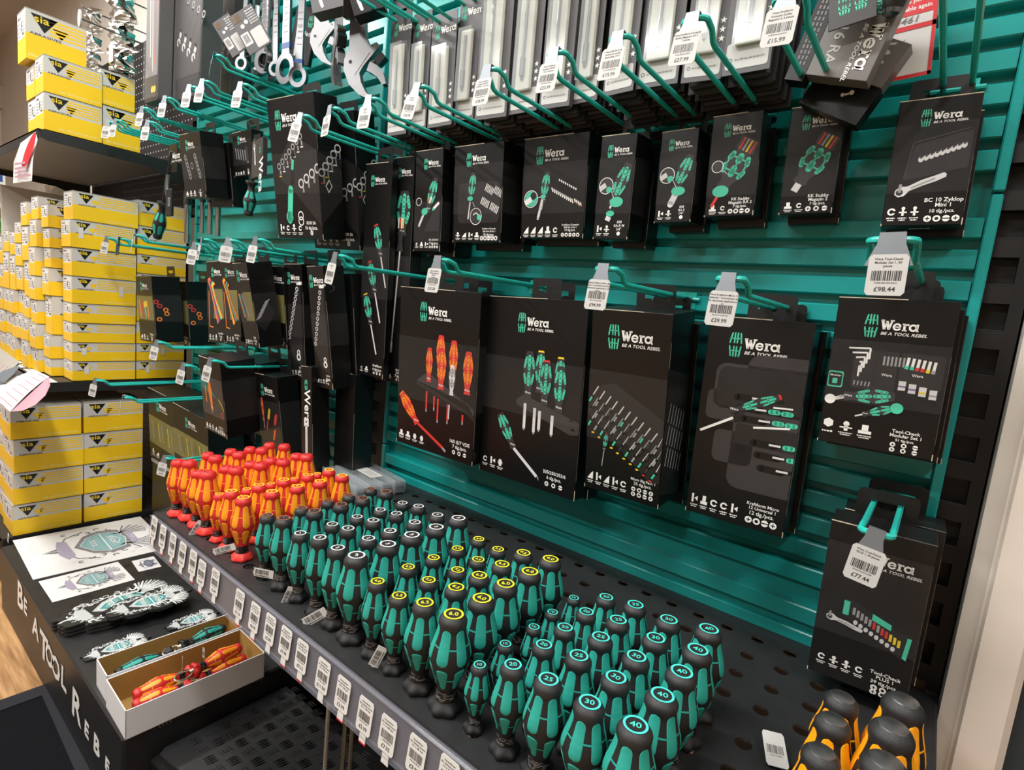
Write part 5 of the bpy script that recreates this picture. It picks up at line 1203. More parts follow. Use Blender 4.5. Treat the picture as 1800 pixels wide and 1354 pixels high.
for k,(xa,xb,va,vb) in enumerate(px):
    Y=-.125+(.012 if k in (1,3,7) else 0)-(.006 if k in(4,8) else 0)
    a=at(xa,va,1,Y); b=at(xb,vb,1,Y); w_=min((b.x-a.x),.062)
    c=Vector(((a.x+b.x)/2,Y,(a.z+b.z)/2)); hh=(at((xa+xb)/2,(30 if k<3 else 0),1,Y).z-c.z) if k<4 else .26; ry=random.uniform(-.012,.012)+(.02 if k in(1,3,5) else 0)
    MW=Matrix.Translation(c)@Matrix.Rotation(radians(2),4,'X')@Matrix.Rotation(ry,4,'Y')@Matrix.Rotation(random.uniform(-.12,.12),4,'Z')
    o=bitcard(w_,'clear-sleeved bit card at the front of the %s top hook from the left'%on[k],hh); o.matrix_world=MW; bk=None
    for j in range(1,5):
        MW2=Matrix.Translation(c+Vector((.002*j,.019*j,-.0045*j+random.uniform(-.002,.002))))@Matrix.Rotation(radians(2),4,'X')@Matrix.Rotation(random.uniform(-.015,.015),4,'Y')
        lb='black-backed bit card hanging behind the front card on the %s top hook from the left'%on[k]
        if bk is None: bk=bitcard(w_,lb,hh,False,'bit cards behind the front ones'); bk.matrix_world=MW2
        else: dup(bk,lb,MW=MW2)
    hook(c.x,c.z+hh-.012,.27,'teal wire hook holding the %s stack of bit cards from the left'%on[k])
# ================================================================== wrenches and cards, upper left
def wrench(L,wd,label,tape=None,kind='combination_wrench'):
    t=thing(kind,label,'wrench',group='combination wrenches hanging on the top left hooks')
    m=M(); wd*=1.3; s=wd
    m.prism([(-s*.30,s*.9),(-s*.24,s*1.3),(-s*.20,L-s*1.2),(-s*.34,L-s*.9),(s*.34,L-s*.9),(s*.20,L-s*1.2),(s*.24,s*1.3),(s*.30,s*.9)],-.0032,.0032,'steel')
    m.build('shank',t)
    r=M(); N=28
    pts=[]
    for k in range(N+1):
        a=2*pi*k/N; pts.append((cos(a),sin(a)))
    ro,ri=s*.62,s*.36
    vs=[];fs=[]
    for (c_,s_) in pts[:-1]:
        for (q,y) in ((ro,-.005),(ri,-.005),(ri,.005),(ro,.005)): vs.append((q*c_,y,s*.5+q*s_*1.1))
    for k in range(N):
        j=(k+1)%N
        for q in range(4): fs.append((4*k+q,4*k+(q+1)%4,4*j+(q+1)%4,4*j+q))
    r.add(vs,fs,'steel',True)
    r.build('ring_end',t)
    j=M(); z=L-s*.9
    j.prism([(-s*.34,z),(s*.34,z),(s*.72,z+s*.5),(s*.70,z+s*1.2),(s*.42,z+s*1.25),(s*.30,z+s*.6),(-s*.30,z+s*.6),(-s*.42,z+s*1.25),(-s*.70,z+s*1.2),(-s*.72,z+s*.5)],-.0045,.0045,'steel'); j.build('open_jaw',t)
    if tape:
        b=M(); b.box(-s*.27,s*.27,-.0036,.0036,s*1.35,s*1.6,tape); b.build('size_band',t,label='coloured size band')
    g=M(); A=Art(g,(0,-.0033,0),(1,0,0),(0,0,1)); A.scrib(-s*.16,s*.16,L*.5,.002,'print_grey'); 
    for q in range(6): A.scrib(-s*.16,s*.16,L*.35+.012*q,.003,'print_grey',None,q)
    g.build('engraving',t)
    return t
spec=[((452,66),(465,125),.030,.22,None,20,'slim combination wrench, ring end down, left of the row'),
((420,70),(425,122),.018,.20,None,30,'small combination wrench at the far left of the row'),
((478,60),(468,120),.030,.25,None,-12,'large combination wrench with an oval ring end, beside the blue-banded one'),
((486,66),(485,132),.018,.24,None,25,'narrow combination wrench seen nearly edge-on'),
((505,60),(503,142),.036,.27,'blue_card',8,'biggest combination wrench with a blue band above its ring end'),
((525,80),(524,150),.024,.22,'blue_card',30,'smaller combination wrench with a blue band, right of the biggest')]
for (tu,tv),(bu,bv),wd,L,tp,rz,lb in spec:
    p=at(bu,bv,1,-.16); o=wrench(L,wd,'chrome '+lb,tp); o.location=(p.x,p.y,p.z); o.rotation_euler=(0,radians(random.uniform(-2,3)),radians(rz))
for k in range(7):
    p=at(398+13*k,150-(k%3)*14,1,-.06); o=wrench(.20,.02,'chrome small wrench in the dense cluster behind the front wrenches, %s from the left'%on[k],None); o.location=(p.x,p.y,p.z); o.rotation_euler=(0,radians(random.uniform(-3,3)),radians(random.uniform(-40,40)))
def adj_wrench(S,label):
    t=thing('adjustable_wrench',label,'wrench',group='adjustable wrenches hanging by their handles')
    m=M(); k=S
    m.prism([(-.20*k,.95*k),(-.17*k,1.2*k),(-.13*k,2.6*k),(.16*k,2.6*k),(.20*k,1.3*k),(.34*k,.98*k),(.1*k,.8*k)],-.006,.006,'satin_steel'); m.build('handle',t)
    j=M(); 
    j.prism([(-.20*k,1.0*k),(.30*k,1.10*k),(.46*k,1.16*k),(.52*k,1.08*k),(.16*k,.70*k),(.06*k,.55*k),(.10*k,.35*k),(.20*k,.16*k),(.36*k,.02*k),(.34*k,-.02*k),(.05*k,.10*k),(-.18*k,.32*k),(-.30*k,.62*k),(-.28*k,.85*k)],-.008,.008,'satin_steel'); j.build('fixed_jaw',t)
    g=M(); g.prism([(.30*k,.78*k),(.46*k,.70*k),(.60*k,.55*k),(.66*k,.32*k),(.58*k,.30*k),(.46*k,.46*k),(.34*k,.54*k),(.22*k,.60*k)],-.007,.007,'satin_steel'); g.build('moving_jaw',t)
    b=M(); b.prism([(.38*k,.80*k),(.55*k,.98*k),(.66*k,.86*k),(.50*k,.70*k)],-.0085,.0085,'black_plastic'); b.tube([(.33*k,0,.78*k),(.50*k,0,.94*k)],.045*k,'satin_steel',10); b.build('adjusting_screw',t)
    d=M(); A=Art(d,(0,-.0081,0),(1,0,0),(0,0,1)); A.disc(-.14*k,.78*k,.04*k,'print_black'); A.disc(.36*k,1.08*k,.02*k,'print_black'); A.line([(-.05*k,.5*k),(.3*k,.95*k)],.012*k,'print_grey'); d.build('rivets',t)
    return t
for (u,v),S,rz,lb in (((566,118),.072,32,'left-hand adjustable wrench with open jaws pointing down'),((590,160),.092,-25,'middle adjustable wrench turned edge-on'),((630,178),.088,30,'right-hand and lowest adjustable wrench with wide open jaws')):
    p=at(u,v,1,-.13); o=adj_wrench(S,'satin steel '+lb); o.location=p; o.rotation_euler=(0,radians(-4),radians(rz))
def flat_card(name,label,u,v,Y,w,h,ry,rz,art,cat='packaged tool',col='grey_card',th=.0015,rx=0,group='cards and packs hanging on the upper hooks'):
    p=at(u,v,1,Y); t=thing(name,label,cat,group=group,MW=Matrix.Translation(p)@Matrix.Rotation(radians(rz),4,'Z')@Matrix.Rotation(radians(ry),4,'Y')@Matrix.Rotation(radians(rx),4,'X'))
    m=M(); m.box(-w/2,w/2,0,th,-h/2,h/2,col,b=min(.0005,th*.3)); m.build('card_body' if th<.006 else 'carton_body',t)
    if art:
        a=M(); art(Art(a,(0,0,0),(1,0,0),(0,0,1)),w,h); a.build('card_print',t)
    return t
def a_tag(A,w,h):
    A.rrect(-w*.05,w*.44,-h*.46,-h*.02,.003,'label_white',1); A.rrect(-w*.45,-w*.12,-h*.30,h*.0,.002,'card_grey',1); A.barcode(-w*.4,-w*.18,-h*.24,-h*.04,'print_black',3,2)
    A.disc(-w*.2,h*.15,w*.08,'card_grey',1); A.disc(0,h*.2,w*.08,'card_grey',1); A.rect(-w*.42,-w*.1,h*.28,h*.45,'stone_brown',1); 
    for k in range(6): A.scrib(w*.12,w*.46,h*(.1+.06*k),h*.03,'label_white',1,k)
flat_card('wrench_card','small printed wrench card turned askew, with a big white panel, upper one of two',440,52,-.25,.052,.080,-34,36,a_tag)
flat_card('wrench_card','small printed wrench card turned askew, with a white panel, lower left one of two',405,62,-.26,.040,.075,-36,36,a_tag)
def a_pk(A,w,h):
    A.mark(w*.25,h*.25,h*.2,lay=1); A.wera(-w*.05,h*.0,h*.08,lay=1); A.line([(-w*.3,h*.35),(-w*.2,-h*.35)],.006,'ink_steel_light',1,True)
flat_card('tool_sleeve','dark card sleeve hanging open between the wrenches and the first adjustable wrench',532,62,-.10,.055,.12,10,25,a_pk,col='carton',th=.012)
flat_card('tool_sleeve','grey card box with a printed wrench, above the left adjustable wrench',576,-12,-.20,.070,.055,-14,30,a_pk,th=.03)
flat_card('tool_sleeve','dark card box above the right adjustable wrench',642,-6,-.19,.055,.050,-20,35,a_pk,col='carton',th=.03)
flat_card('tool_sleeve','black folded card above the middle adjustable wrench',606,-2,-.19,.045,.06,20,-40,None,col='carton',th=.02)

# large clear-fronted wrench packs
def a_open(A,w,h):
    for k in range(4):
        x=-w*.33+w*.20*k; z=h*(-.02-.045*k)
        A.line([(x,z),(x+w*.26,z+h*.16)],w*.085,'ink_grey',2,True); A.ring(x+w*.28,z+h*.175,w*.035,w*.06,'ink_steel',3,12)
        A.ring(x-w*.06,z-h*.07,w*.03,w*.07,'card_grey',3,12,-30,250); A.line([(x-w*.02,z-h*.04),(x+w*.02,z-h*.01)],w*.08,'card_grey',3)
    A.rect(-w*.5,w*.5,-h*.36,-h*.35,'ink_mid',2)
def blister_pack(u,v,Y,w,h,d,label,rz,art,cols=('carton','ink_grey')):
    p=at(u,v,1,Y); t=thing('wrench_pack',label,'packaged tool',group='tall clear-fronted packs at the upper left',MW=Matrix.Translation(p)@Matrix.Rotation(radians(rz),4,'Z')@Matrix.Rotation(radians(2),4,'Y'))
    m=M(); m.box(-w/2,w/2,.004,d,0,h,cols[0],b=.001); m.build('carton_body',t)
    a=M(); A=Art(a,(0,.004,h*.5),(1,0,0),(0,0,1)); A.rect(-w*.48,w*.48,-h*.33,h*.5,cols[1],0); art(A,w,h); a.build('front_print',t)
    f=M(); f.box(-w/2-.001,w/2+.001,-.001,d+.001,h*.02,h*.99,'clear_bag'); f.build('clear_sleeve',t)
    return t
blister_pack(325,178,-.20,.15,.36,.05,'wide clear-fronted pack printed with ring and open wrenches, upper left',0,a_open)
blister_pack(385,172,-.10,.12,.34,.05,'clear-fronted wrench pack half hidden behind the wide one',0,a_open)
def a_tall(A,w,h):
    A.line([(-w*.2,h*.3),(-w*.1,-h*.2)],w*.06,'card_grey',2); A.line([(w*.0,h*.2),(w*.1,-h*.3)],w*.05,'card_grey',2); A.line([(w*.2,h*.4),(w*.25,-h*.25)],w*.05,'red_ink',2); A.disc(w*.1,-h*.42,w*.1,'card_ochre',2); A.disc(w*.28,-h*.42,w*.1,'card_ochre',2)
blister_pack(262,178,-.24,.085,.36,.035,'tall narrow glossy pack with long pale tools, beside the topmost yellow boxes',0,a_tall,('ink_grey','print_grey'))
blister_pack(286,172,-.20,.055,.36,.03,'second tall glossy pack right of the first, with gold icons at its foot',0,a_tall,('ink_grey','card_lid'))
# foil bag on a wire hook
p=at(207,125,1,-.20); t=thing('foil_bag','crumpled silvery see-through bag hanging behind the topmost yellow boxes','bag',p)
m=M(); nx,nz=14,22; vs=[]
rr=random.Random(3)
for i in range(nz+1):
    for k in range(nx+1):
        x=(-.5+k/nx)*(.085+.012*sin(i*1.3)); z=.22*i/nz; y=.014*sin(k*1.1+i*.8)+rr.uniform(-.007,.007)
        vs.append((x+rr.uniform(-.002,.002),y,z))
fs=[(i*(nx+1)+k,i*(nx+1)+k+1,(i+1)*(nx+1)+k+1,(i+1)*(nx+1)+k) for i in range(nz) for k in range(nx)]
k0=(nx+1)*(nz+1); m.add(vs,fs,'foil'); m.add([(x,y+.02,z) for x,y,z in vs],fs,'foil')
m.build('foil_sides',t)
m=M(); m.box(-.022,.012,-.016,-.0155,.02,.07,'paper_white'); m.build('paper_insert',t)
p=at(165,120,1,-.2); t=thing('foil_bag','smaller crumpled silvery bag left of the larger foil bag','bag',p)
m=M(); m.add([(x*.7,y,z*.8) for x,y,z in vs],fs,'foil'); m.build('foil_sides',t)
p=at(140,32,1,-.36)
t=thing('wire_hook','plain steel wire hook at the top left with a round end','hook',p); m=M(); m.tube([(0,0,0),(.002,.36,-.01)],.0025,'satin_steel',8); m.build('wire',t)
for bo,q_ in ((bpy.data.objects['foil_bag'],.21),(bpy.data.objects['foil_bag.001'],.17)):
    m=M(); m.tube([(0,-.03,q_),(0,abs(bo.location.y),q_-.004)],.0022,'satin_steel',8); m.tube([(0,-.03,q_),(0,-.034,q_+.008)],.0022,'satin_steel',8); m.build('hanging_wire',bo)
m=M(); m.lathe([(.013,-.0015),(.013,.0015)],'label_white',16,T=Matrix.Rotation(radians(90),4,'X')@Matrix.Scale(1.6,4,(0,1,0))); m.build('round_price_disc',t)

# card with hanging ratchet driver: card + tool held by it, twice
def hung_driver(name,label,cu,cv,bu,bv,Y,L,R,cw,ch,tilt):
    p=at(cu,cv,1,Y); q=at(bu,bv,1,Y)
    t=thing(name,label,'ratchet',p)
    m=M(); m.box(-cw/2,cw/2,0,.002,-ch,0,'carton',b=.0005); A=Art(m,(0,0,0),(1,0,0),(0,0,1)); A.logo(-cw*.12,-ch*.55,ch*.22,1); m.build('hang_card',t)
    d=(q-p); e=d.length
    rot=Vector((0,0,-1)).rotation_difference(d.normalized()).to_matrix().to_4x4()
    h=M(); ts=[i/30*.99 for i in range(31)]; vs=[surf(L,R,2*pi*k/24,z) for z in ts for k in range(24)]
    T=rot@Matrix.Translation((0,0,-e+L))@Matrix.Rotation(pi,4,'X')@Matrix.Translation((0,0,0))
    h.add([T@v for v in vs],[(i*24+k,i*24+(k+1)%24,(i+1)*24+(k+1)%24,(i+1)*24+k) for i in range(30) for k in range(24)]+[tuple(range(24)),tuple(720+k for k in range(24))],'black_rubber',True); h.build('handle',t)
    g=M()
    for row,(t0,t1) in enumerate(((.58,.86),(.27,.50))):
        for k in range(6):
            ac=radians(60*k+10); vv=[]
            for i in range(9):
                s=i/8; e2=math.sqrt(max(0,1-(2*s-1)**6)); 
                for jj in range(4): vv.append(T@surf(L,R,ac+radians(20)*e2*(-1+2*jj/3),t0+(t1-t0)*s,.0006))
            g.add(vv,[(i*4+jj,i*4+jj+1,(i+1)*4+jj+1,(i+1)*4+jj) for i in range(8) for jj in range(3)],'teal_rubber',True)
    g.build('soft_grip',t)
    s=M(); s.tube([rot@Vector((0,0,-e+L*.98)),rot@Vector((0,0,-ch*.3))],.005,'black_plastic',8); s.build('shaft',t)
    return t,rot,e
t,rot,e=hung_driver('ratchet_driver','ratchet with a teal grip and black tag hanging before the yellow boxes',305,253,276,420,-.20,.105,.016,.05,.07,0)
m=M(); m.box(-.020,.016,-.010,-.002,-.185,-.115,'black_plastic',b=.002); A=Art(m,(0,-.0102,0),(1,0,0),(0,0,1)); A.rect(-.002,.012,-.160,-.138,'print_grey',1); A.barcode(.0,.010,-.158,-.140,'print_black',2,2,8); m.build('plastic_tag',t)
m=M(); m.tube([(-.014,-.006,-.078),(-.020,-.006,-.10),(-.020,-.006,-.125),(-.014,-.006,-.14)],[.005,.006,.005,.004],'satin_steel',8); m.build('silver_lever',t)
def a_zc(A,w,h):
    A.mark(w*.28,h*.18,h*.17,lay=1)
    vs,fs,x0,x1=text_geo('Wera'); k=.022/.72
    A.m.add([A.P(w*.20+b_*k,-h*.02-a_*k,1) for a_,b_ in vs],fs,'white_ink')
    ratchet_art(A,-w*.28,h*.38,-80,h*.55)
c=flat_card('ratchet_card','black card with a sideways name, hanging above the teal-gripped bit driver',452,278,-.20,.058,.078,-3,-6,a_zc,col='ink_grey',th=.01)
hung_driver('bit_driver','short driver with a teal grip hanging below the black sideways card',452,236,436,380,-.19,.075,.0135,.03,.035,0)
mat('card_lid_metal',(200,200,200),.22,1)
# chrome bars
for k,(ut,vt,ub,vb,r) in enumerate(((331,348,339,428,.0085),(357,352,366,410,.006),(371,352,373,412,.0068),(385,352,387,415,.0068))):
    a=at(ut,vt-30,1,-.13); b=at(ub,vb,1,-.13)
    t=thing('chrome_bar','chrome tool bar hanging below the dusty window box, %s from the left'%on[k],'bar',(a.x,-.13,b.z),group='chrome bars under the dusty window box')
    m=M(); m.tube([(0,0,0),(0,0,a.z-b.z)],r,'card_lid_metal',12); m.build('bar',t); m=M(); m.tube([(0,0,(a.z-b.z)*.62),(0,0,(a.z-b.z)*.80)],r*1.3,'black_rubber',12); m.build('black_sleeve',t)

# 416 RA cards and the red notice, top right
def a416(A,w,h):
    k=.036/.72
    for s_,x,z,kk in (('416 RA',-w*.30,h*.10,.011/.72),):
        vs,fs,x0,x1=text_geo(s_); A.m.add([A.P(x+b_*kk,z-a_*kk,1) for a_,b_ in vs],fs,'label_white')
    a2=Art(A.m,A.P(w*.20,h*.06),-A.ez,A.ex); a2.wera(0,0,.0145,lay=1); a2.text('BE A TOOL REBEL',.002,-.0065,.0042,'white_ink',lay=1,shear=.3,sx=1.2); a2.mark(-.014,.006,.026,lay=1)
    A.text('.',0,-h*.4,.002,'white_ink')
p=at(1512,62,1,-.11)
t=flat_card('driver_pack','grey card pack with sideways lettering, at the top right',1508,48,-.12,.062,.098,16,0,a416,col='pack_grey',th=.022,group='packs on the top right hook')
m=M(); A=Art(m,(-.0315,0,0),(0,-1,0),(0,0,1)); A.n=Vector((-1,0,0)); 
for k in range(2): A.scrib(-.035,.03,0,.002,'print_grey')
m=M(); m.box(-.051,-.0312,.0,.022,-.056,.05,'carton'); A=Art(m,(-.041,0,0),(1,0,0),(0,0,1))
for k in range(3):
    for q in range(14): A.rect(-.005+.004*k,-.0035+.004*k,-.04+.0055*q,-.0365+.0055*q,'print_grey',1)
m.build('side_flap',t)
def a416b(A,w,h):
    vs,fs,x0,x1=text_geo('416 RA'); kk=.013/.72; A.m.add([A.P(-w*.40+b_*kk,h*.42-a_*kk,1) for a_,b_ in vs],fs,'white_ink')
    vs,fs,x0,x1=text_geo('Wera'); kk=.015/.72; A.m.add([A.P(w*.10+b_*kk,h*.44-a_*kk,1) for a_,b_ in vs],fs,'label_white')
t=flat_card('driver_pack','second grey pack below the first, its black underside turned forward',1520,98,-.085,.070,.045,28,0,a416b,col='pack_grey',th=.022,group='packs on the top right hook')
m=M(); m.box(-.034,.036,.002,.024,-.062,-.0228,'carton'); A=Art(m,(0,.002,0),(1,0,0),(0,0,1)); A.disc(.004,-.040,.002,'white_ink',1); A.line([(.005,-.040),(.010,-.036)],.002,'white_ink',1); A.disc(.011,-.035,.0025,'white_ink',1); m.build('black_underside',t)
def asm(A,w,h): A.mark(-w*.16,h*.0,h*.5,lay=1); A.mark(w*.18,h*.0,h*.5,lay=1); A.text('Wera',0,h*.36,h*.1,'white_ink','c',1)
flat_card('small_swing_tag','small grey swing tag with two green marks on the grey pack',1498,2,-.14,.042,.045,-8,0,asm,col='ink_grey',th=.002,group='packs on the top right hook')
def ared(A,w,h):
    A.rect(-w*.5,w*.5,h*.02,h*.5,'red_card',1); A.rect(-w*.5,w*.5,-h*.10,-h*.06,'red_card',2); A.rect(-w*.5,-w*.46,-h*.5,h*.5,'red_card',2); A.rect(w*.46,w*.5,-h*.5,h*.5,'red_card',2); A.rect(-w*.5,w*.5,-h*.5,-h*.47,'red_card',2)
    A.text('Sorry this',w*.42,h*.30,h*.07,'white_ink','r',3); A.text('is sold out.',w*.42,h*.20,h*.07,'white_ink','r',3); A.text('the responsible person',w*.44,h*.12,h*.035,'white_ink','r',3); A.text('will be available again',w*.44,h*.06,h*.035,'white_ink','r',3)
    A.text('523461',w*.3,-h*.04,h*.05,'print_grey','r',3,shear=.25,sx=1.3); A.line([(-w*.1,-h*.22),(0,-h*.17),(w*.04,-h*.22),(w*.10,-h*.15),(w*.14,-h*.21),(w*.2,-h*.17)],.0006,'print_grey',3)
flat_card('sold_out_notice','red and white notice card reading sold out, with handwriting, at the top right',1562,42,-.06,.085,.125,-4,0,ared,'notice card',col='paper_white',th=.001,group=None)
p=at(1571,8,1,-.13); t=thing('bit_driver','dark bit driver nose with a teal collar in front of the red notice','driver',p,(radians(8),radians(6),0))
m=M(); m.lathe([(.011,.012),(.0115,.03),(.0115,.06)],'teal_rubber',20); m.build('teal_collar',t)
m=M(); m.lathe([(.0085,-.004),(.010,0),(.011,.012)],'black_plastic',20); m.build('black_collar',t)
m=M(); m.lathe([(.005,-.010),(.0078,-.008),(.0085,-.004)],'steel',20); m.build('steel_nose',t)

# ================================================================== on the perforated shelf: stack of clear cases
Zc=0
c0=at(605,832,2,0); t=thing('clear_case','clear plastic bit case of three long ribs lying at the back of the shelf','case',(.055,-.095,0),(0,0,radians(-8)))
m=M(); m.box(-.075,.075,-.058,.058,.0,.030,'clear_plastic',b=.004)
for k in range(4): m.box(-.074,.074,-.058+.029*k,-.056+.029*k,.001,.031,'clear_plastic')
m.build('lid',t)
m=M(); 
for k in range(4): m.box(-.071,.071,-.054+.029*k,-.032+.029*k,.0012,.020,'slate_card',b=.003)
m.build('contents',t)
m=M(); A=Art(m,(0,0,.0305),(1,0,0),(0,1,0)); A.rect(-.045,.035,-.004,.024,'card_grey',0); A.text('2',-.03,.003,.009,'print_grey','c',1); 
for k in range(4): A.scrib(-.01,.03,.0+.005*k,.003,'print_grey',1,k)
m.build('paper_label',t)

# ================================================================== on the plinth: prints, badges, trays
PZ=-.412
def winged(A,w,h,c1,c2,c3,c4):
    """a shield badge with wings, banner and arrow head, long axis along x"""
    A.poly([(-w*.12,h*.20),(w*.02,h*.27),(w*.20,h*.22),(w*.27,0),(w*.20,-h*.22),(w*.02,-h*.27),(-w*.12,-h*.20),(-w*.24,0)],c1,1)
    A.poly([(-w*.10,h*.15),(w*.02,h*.21),(w*.17,h*.17),(w*.22,0),(w*.17,-h*.17),(w*.02,-h*.21),(-w*.10,-h*.15),(-w*.19,0)],c3,2)
    A.line([(w*.03,h*.2),(w*.03,-h*.2)],w*.012,c2,3)
    A.line([(-w*.19,0),(-w*.10,h*.15),(w*.02,h*.21),(w*.17,h*.17),(w*.22,0),(w*.17,-h*.17),(w*.02,-h*.21),(-w*.10,-h*.15),(-w*.19,0)],w*.008,c2,4)
    A.line([(w*.12,h*.10),(w*.17,0),(w*.12,-h*.10)],w*.008,c2,4)
    for k in range(7):
        z0=h*(.14-.045*k); A.line([(-w*.13+abs(k-3)*w*.012,z0),(w*.0,z0+h*.012)],w*.004,c2,3); A.line([(w*.055,z0),(w*.13-abs(k-3)*w*.008,z0+h*.012)],w*.004,c2,3)
    for x in (-w*.07,w*.10):
        A.m.mid(c2); a2=Art(A.m,A.P(x,0,3),A.ez*-1,A.ex); a2.text('TOOL' if x<0 else 'KNOW',0,-w*.025,w*.05,c2,'c',3)
    for sg in (1,-1):
        for k in range(12):
            a=radians(108-11*k); x0,z0=w*.20,sg*h*.10; L=w*(.23-.007*k)
            A.line([(x0-.02*w*k*.3,z0+sg*h*.02*k*.2),(x0+L*cos(a)*.9+w*.10,z0+sg*L*sin(a)*1.0)],w*.016,c1 if k%2 else c2,2+k%2,True)
        for k in range(11):
            x=-w*.30+k*w*.048; A.ring(x,sg*h*(.285+.035*sin(k*2)),w*.014,w*.030,c1 if k%2 else c2,2,10,k*50,k*50+250)
        A.line([(-w*.34,sg*h*.08),(-w*.26,sg*h*.24),(-w*.10,sg*h*.31)],w*.014,c1,2,True)
    A.poly([(-w*.34,h*.20),(-w*.27,h*.16),(-w*.26,-h*.16),(-w*.33,-h*.22),(-w*.38,-h*.10),(-w*.37,h*.10)],c4,3)
    A.poly([(-w*.37,h*.05),(-w*.50,0),(-w*.37,-h*.05)],c1,2); A.line([(-w*.49,0),(-w*.36,0)],w*.008,c2,4)
    A.poly([(w*.24,h*.14),(w*.31,h*.12),(w*.31,-h*.12),(w*.24,-h*.14)],c4,4); a2=Art(A.m,A.P(w*.285,0,4),A.ez*-1,A.ex); a2.text('Wera',0,-w*.018,w*.035,c2 if c2!=c4 else c1,'c',5)
def on_plinth(uvs,z): return [at(u,v,2,z) for u,v in uvs]
def sheet(name,label,TL,TR,BR,BL,th,dz,cols,pad=1.0):
    P=on_plinth((TL,TR,BR,BL),PZ+dz); c=sum(P,Vector())/4
    # local x runs from the left pixel edge to the right pixel edge
    ax=((P[1]+P[2])-(P[0]+P[3])).normalized(); ay=Vector((0,0,1)).cross(ax)
    w=((P[1]+P[2])-(P[0]+P[3])).length/2; h=((P[0]+P[1])-(P[3]+P[2])).length/2
    MW=Matrix((ax,ay,Vector((0,0,1)))).transposed().to_4x4(); MW.translation=(c.x,c.y,PZ+dz)
    t=thing(name,label,'print',group='printed badge sheets on the plinth',MW=MW)
    m=M(); m.box(-w/2,w/2,-h/2,h/2,0,th,'paper_white'); m.build('paper_sheet',t)
    a=M(); A=Art(a,(w*.06,0,th),(1,0,0),(0,1,0)); winged(A,w*.86*pad,h*1.15,*cols); a.build('winged_badge_print',t)
    return t
SK=('sketch_grey','ink_steel_light','sketch_teal','sketch_purple')
sheet('badge_print','large white sheet printed with a winged shield badge, nearest the yellow boxes',(24,953),(258,905),(290,968),(56,1018),.0015,.001,SK)
sheet('badge_print','medium white sheet printed with a winged shield badge, in front of the large sheet',(68,1022),(212,988),(232,1020),(92,1061),.001,.001,SK)
sheet('badge_print','small white card printed with a dark badge, beside the price strip',(232,987),(272,978),(282,997),(243,1006),.0008,.001,('blue_card','ink_steel','sketch_grey','sketch_grey'))
def badge(label,uc,vc,ur,vr,w,dz,n=1):
    c=at(uc,vc,2,PZ+dz); r=at(ur,vr,2,PZ+dz); ax=(r-c).normalized(); ay=Vector((0,0,1)).cross(ax)
    MW=Matrix((ax,ay,Vector((0,0,1)))).transposed().to_4x4(); MW.translation=(c.x,c.y,PZ+dz)
    t=thing('winged_badge',label,'badge',group='winged shield badges stacked on the plinth',MW=MW)
    h=w*.55; N=90; pts=[]
    for k in range(N):
        a=2*pi*k/N; rr_=1+.07*cos(9*a)+.04*cos(17*a+1)
        x=w*.46*cos(a); z=h*.42*sin(a)*(1+.35*max(0,cos(a)))
        pts.append((x*rr_,z*rr_))
    pts=[(min(x,w*.5),z) for x,z in pts]
    m=M(); m.prism(pts,0,.0035,'badge_dark',ex=(1,0,0),ez=(0,1,0)); m.build('cut_out_board',t)
    a=M(); A=Art(a,(0,0,.0036),(1,0,0),(0,1,0)); winged(A,w*.92,h*.95,'badge_silver','white_ink','badge_teal','badge_silver')
    for k in range(26):
        an=2*pi*k/26; A.ring(w*.40*cos(an)*.95,h*.34*sin(an)*(1+.3*max(0,cos(an))),w*.014,w*.024,'badge_silver' if k%3 else 'ink_steel_light',1,10,k*40,k*40+250)
    a.build('badge_print',t)
    return t
for k in range(6): badge('large dark winged shield badge in the stack on the plinth, %s'%('topmost' if k==5 else '%s from the bottom'%on[k]),212+(k%2)*3-k*.5,1076-k*3.0,335,1034-k*3,.265,.0005+.0042*k)
for k in range(2): badge('large dark winged badge at the right of the stack, %s one'%('lower','upper')[k],262,1062-k*3,375,1025,.19,.0003+.0042*k if 0 else .0262+.0042*k)
badge('small dark winged badge sticking out between the stack and the tray',205,1140,300,1108,.13,.0006)
badge('small dark winged badge between the badge stack and the price strip',338,1092,400,1072,.12,.0006)
# white folded cardboard trays with key-ring drivers
def tray(TLc,TRc,BRc,BLc,H,label,fronth):
    P=on_plinth((TLc,TRc,BRc,BLc),PZ)
    c=sum(P,Vector())/4; ax=((P[1]+P[2])-(P[0]+P[3])).normalized(); ay=Vector((0,0,1)).cross(ax)
    w=((P[1]+P[2])-(P[0]+P[3])).length/2; h=((P[0]+P[1])-(P[3]+P[2])).length/2
    MW=Matrix((ax,ay,Vector((0,0,1)))).transposed().to_4x4(); MW.translation=(c.x,c.y,PZ)
    t=thing('cardboard_tray',label,'tray',group='white cardboard trays on the plinth',MW=MW)
    m=M(); e=.0016
    def wall(x0,x1,y0,y1,ix,iy,hh):
        m.box(x0,x1,y0,y1,.0,hh,'tray_white')
        m.box(x0+ix[0],x1+ix[1],y0+iy[0],y1+iy[1],.001,hh-.0006,'kraft')
    m.box(-w/2,w/2,-h/2,h/2,0,.001,'kraft')
    wall(-w/2,w/2,-h/2,-h/2+e,(e,-e),(e,.0006),fronth); wall(-w/2,w/2,h/2-e,h/2,(e,-e),(-.0006,-e),H)
    wall(-w/2,-w/2+e,-h/2,h/2,(e,.0006),(e,-e),H); wall(w/2-e,w/2,-h/2,h/2,(-.0006,-e),(e,-e),H)
    m.build('folded_tray',t)
    return t,w,h,MW
t1,w1,h1,MW1=tray((189,1241),(425,1146),(460,1192),(217,1304),.056,'front white cardboard tray holding red and yellow key-ring drivers',.056)
t1w=MW1
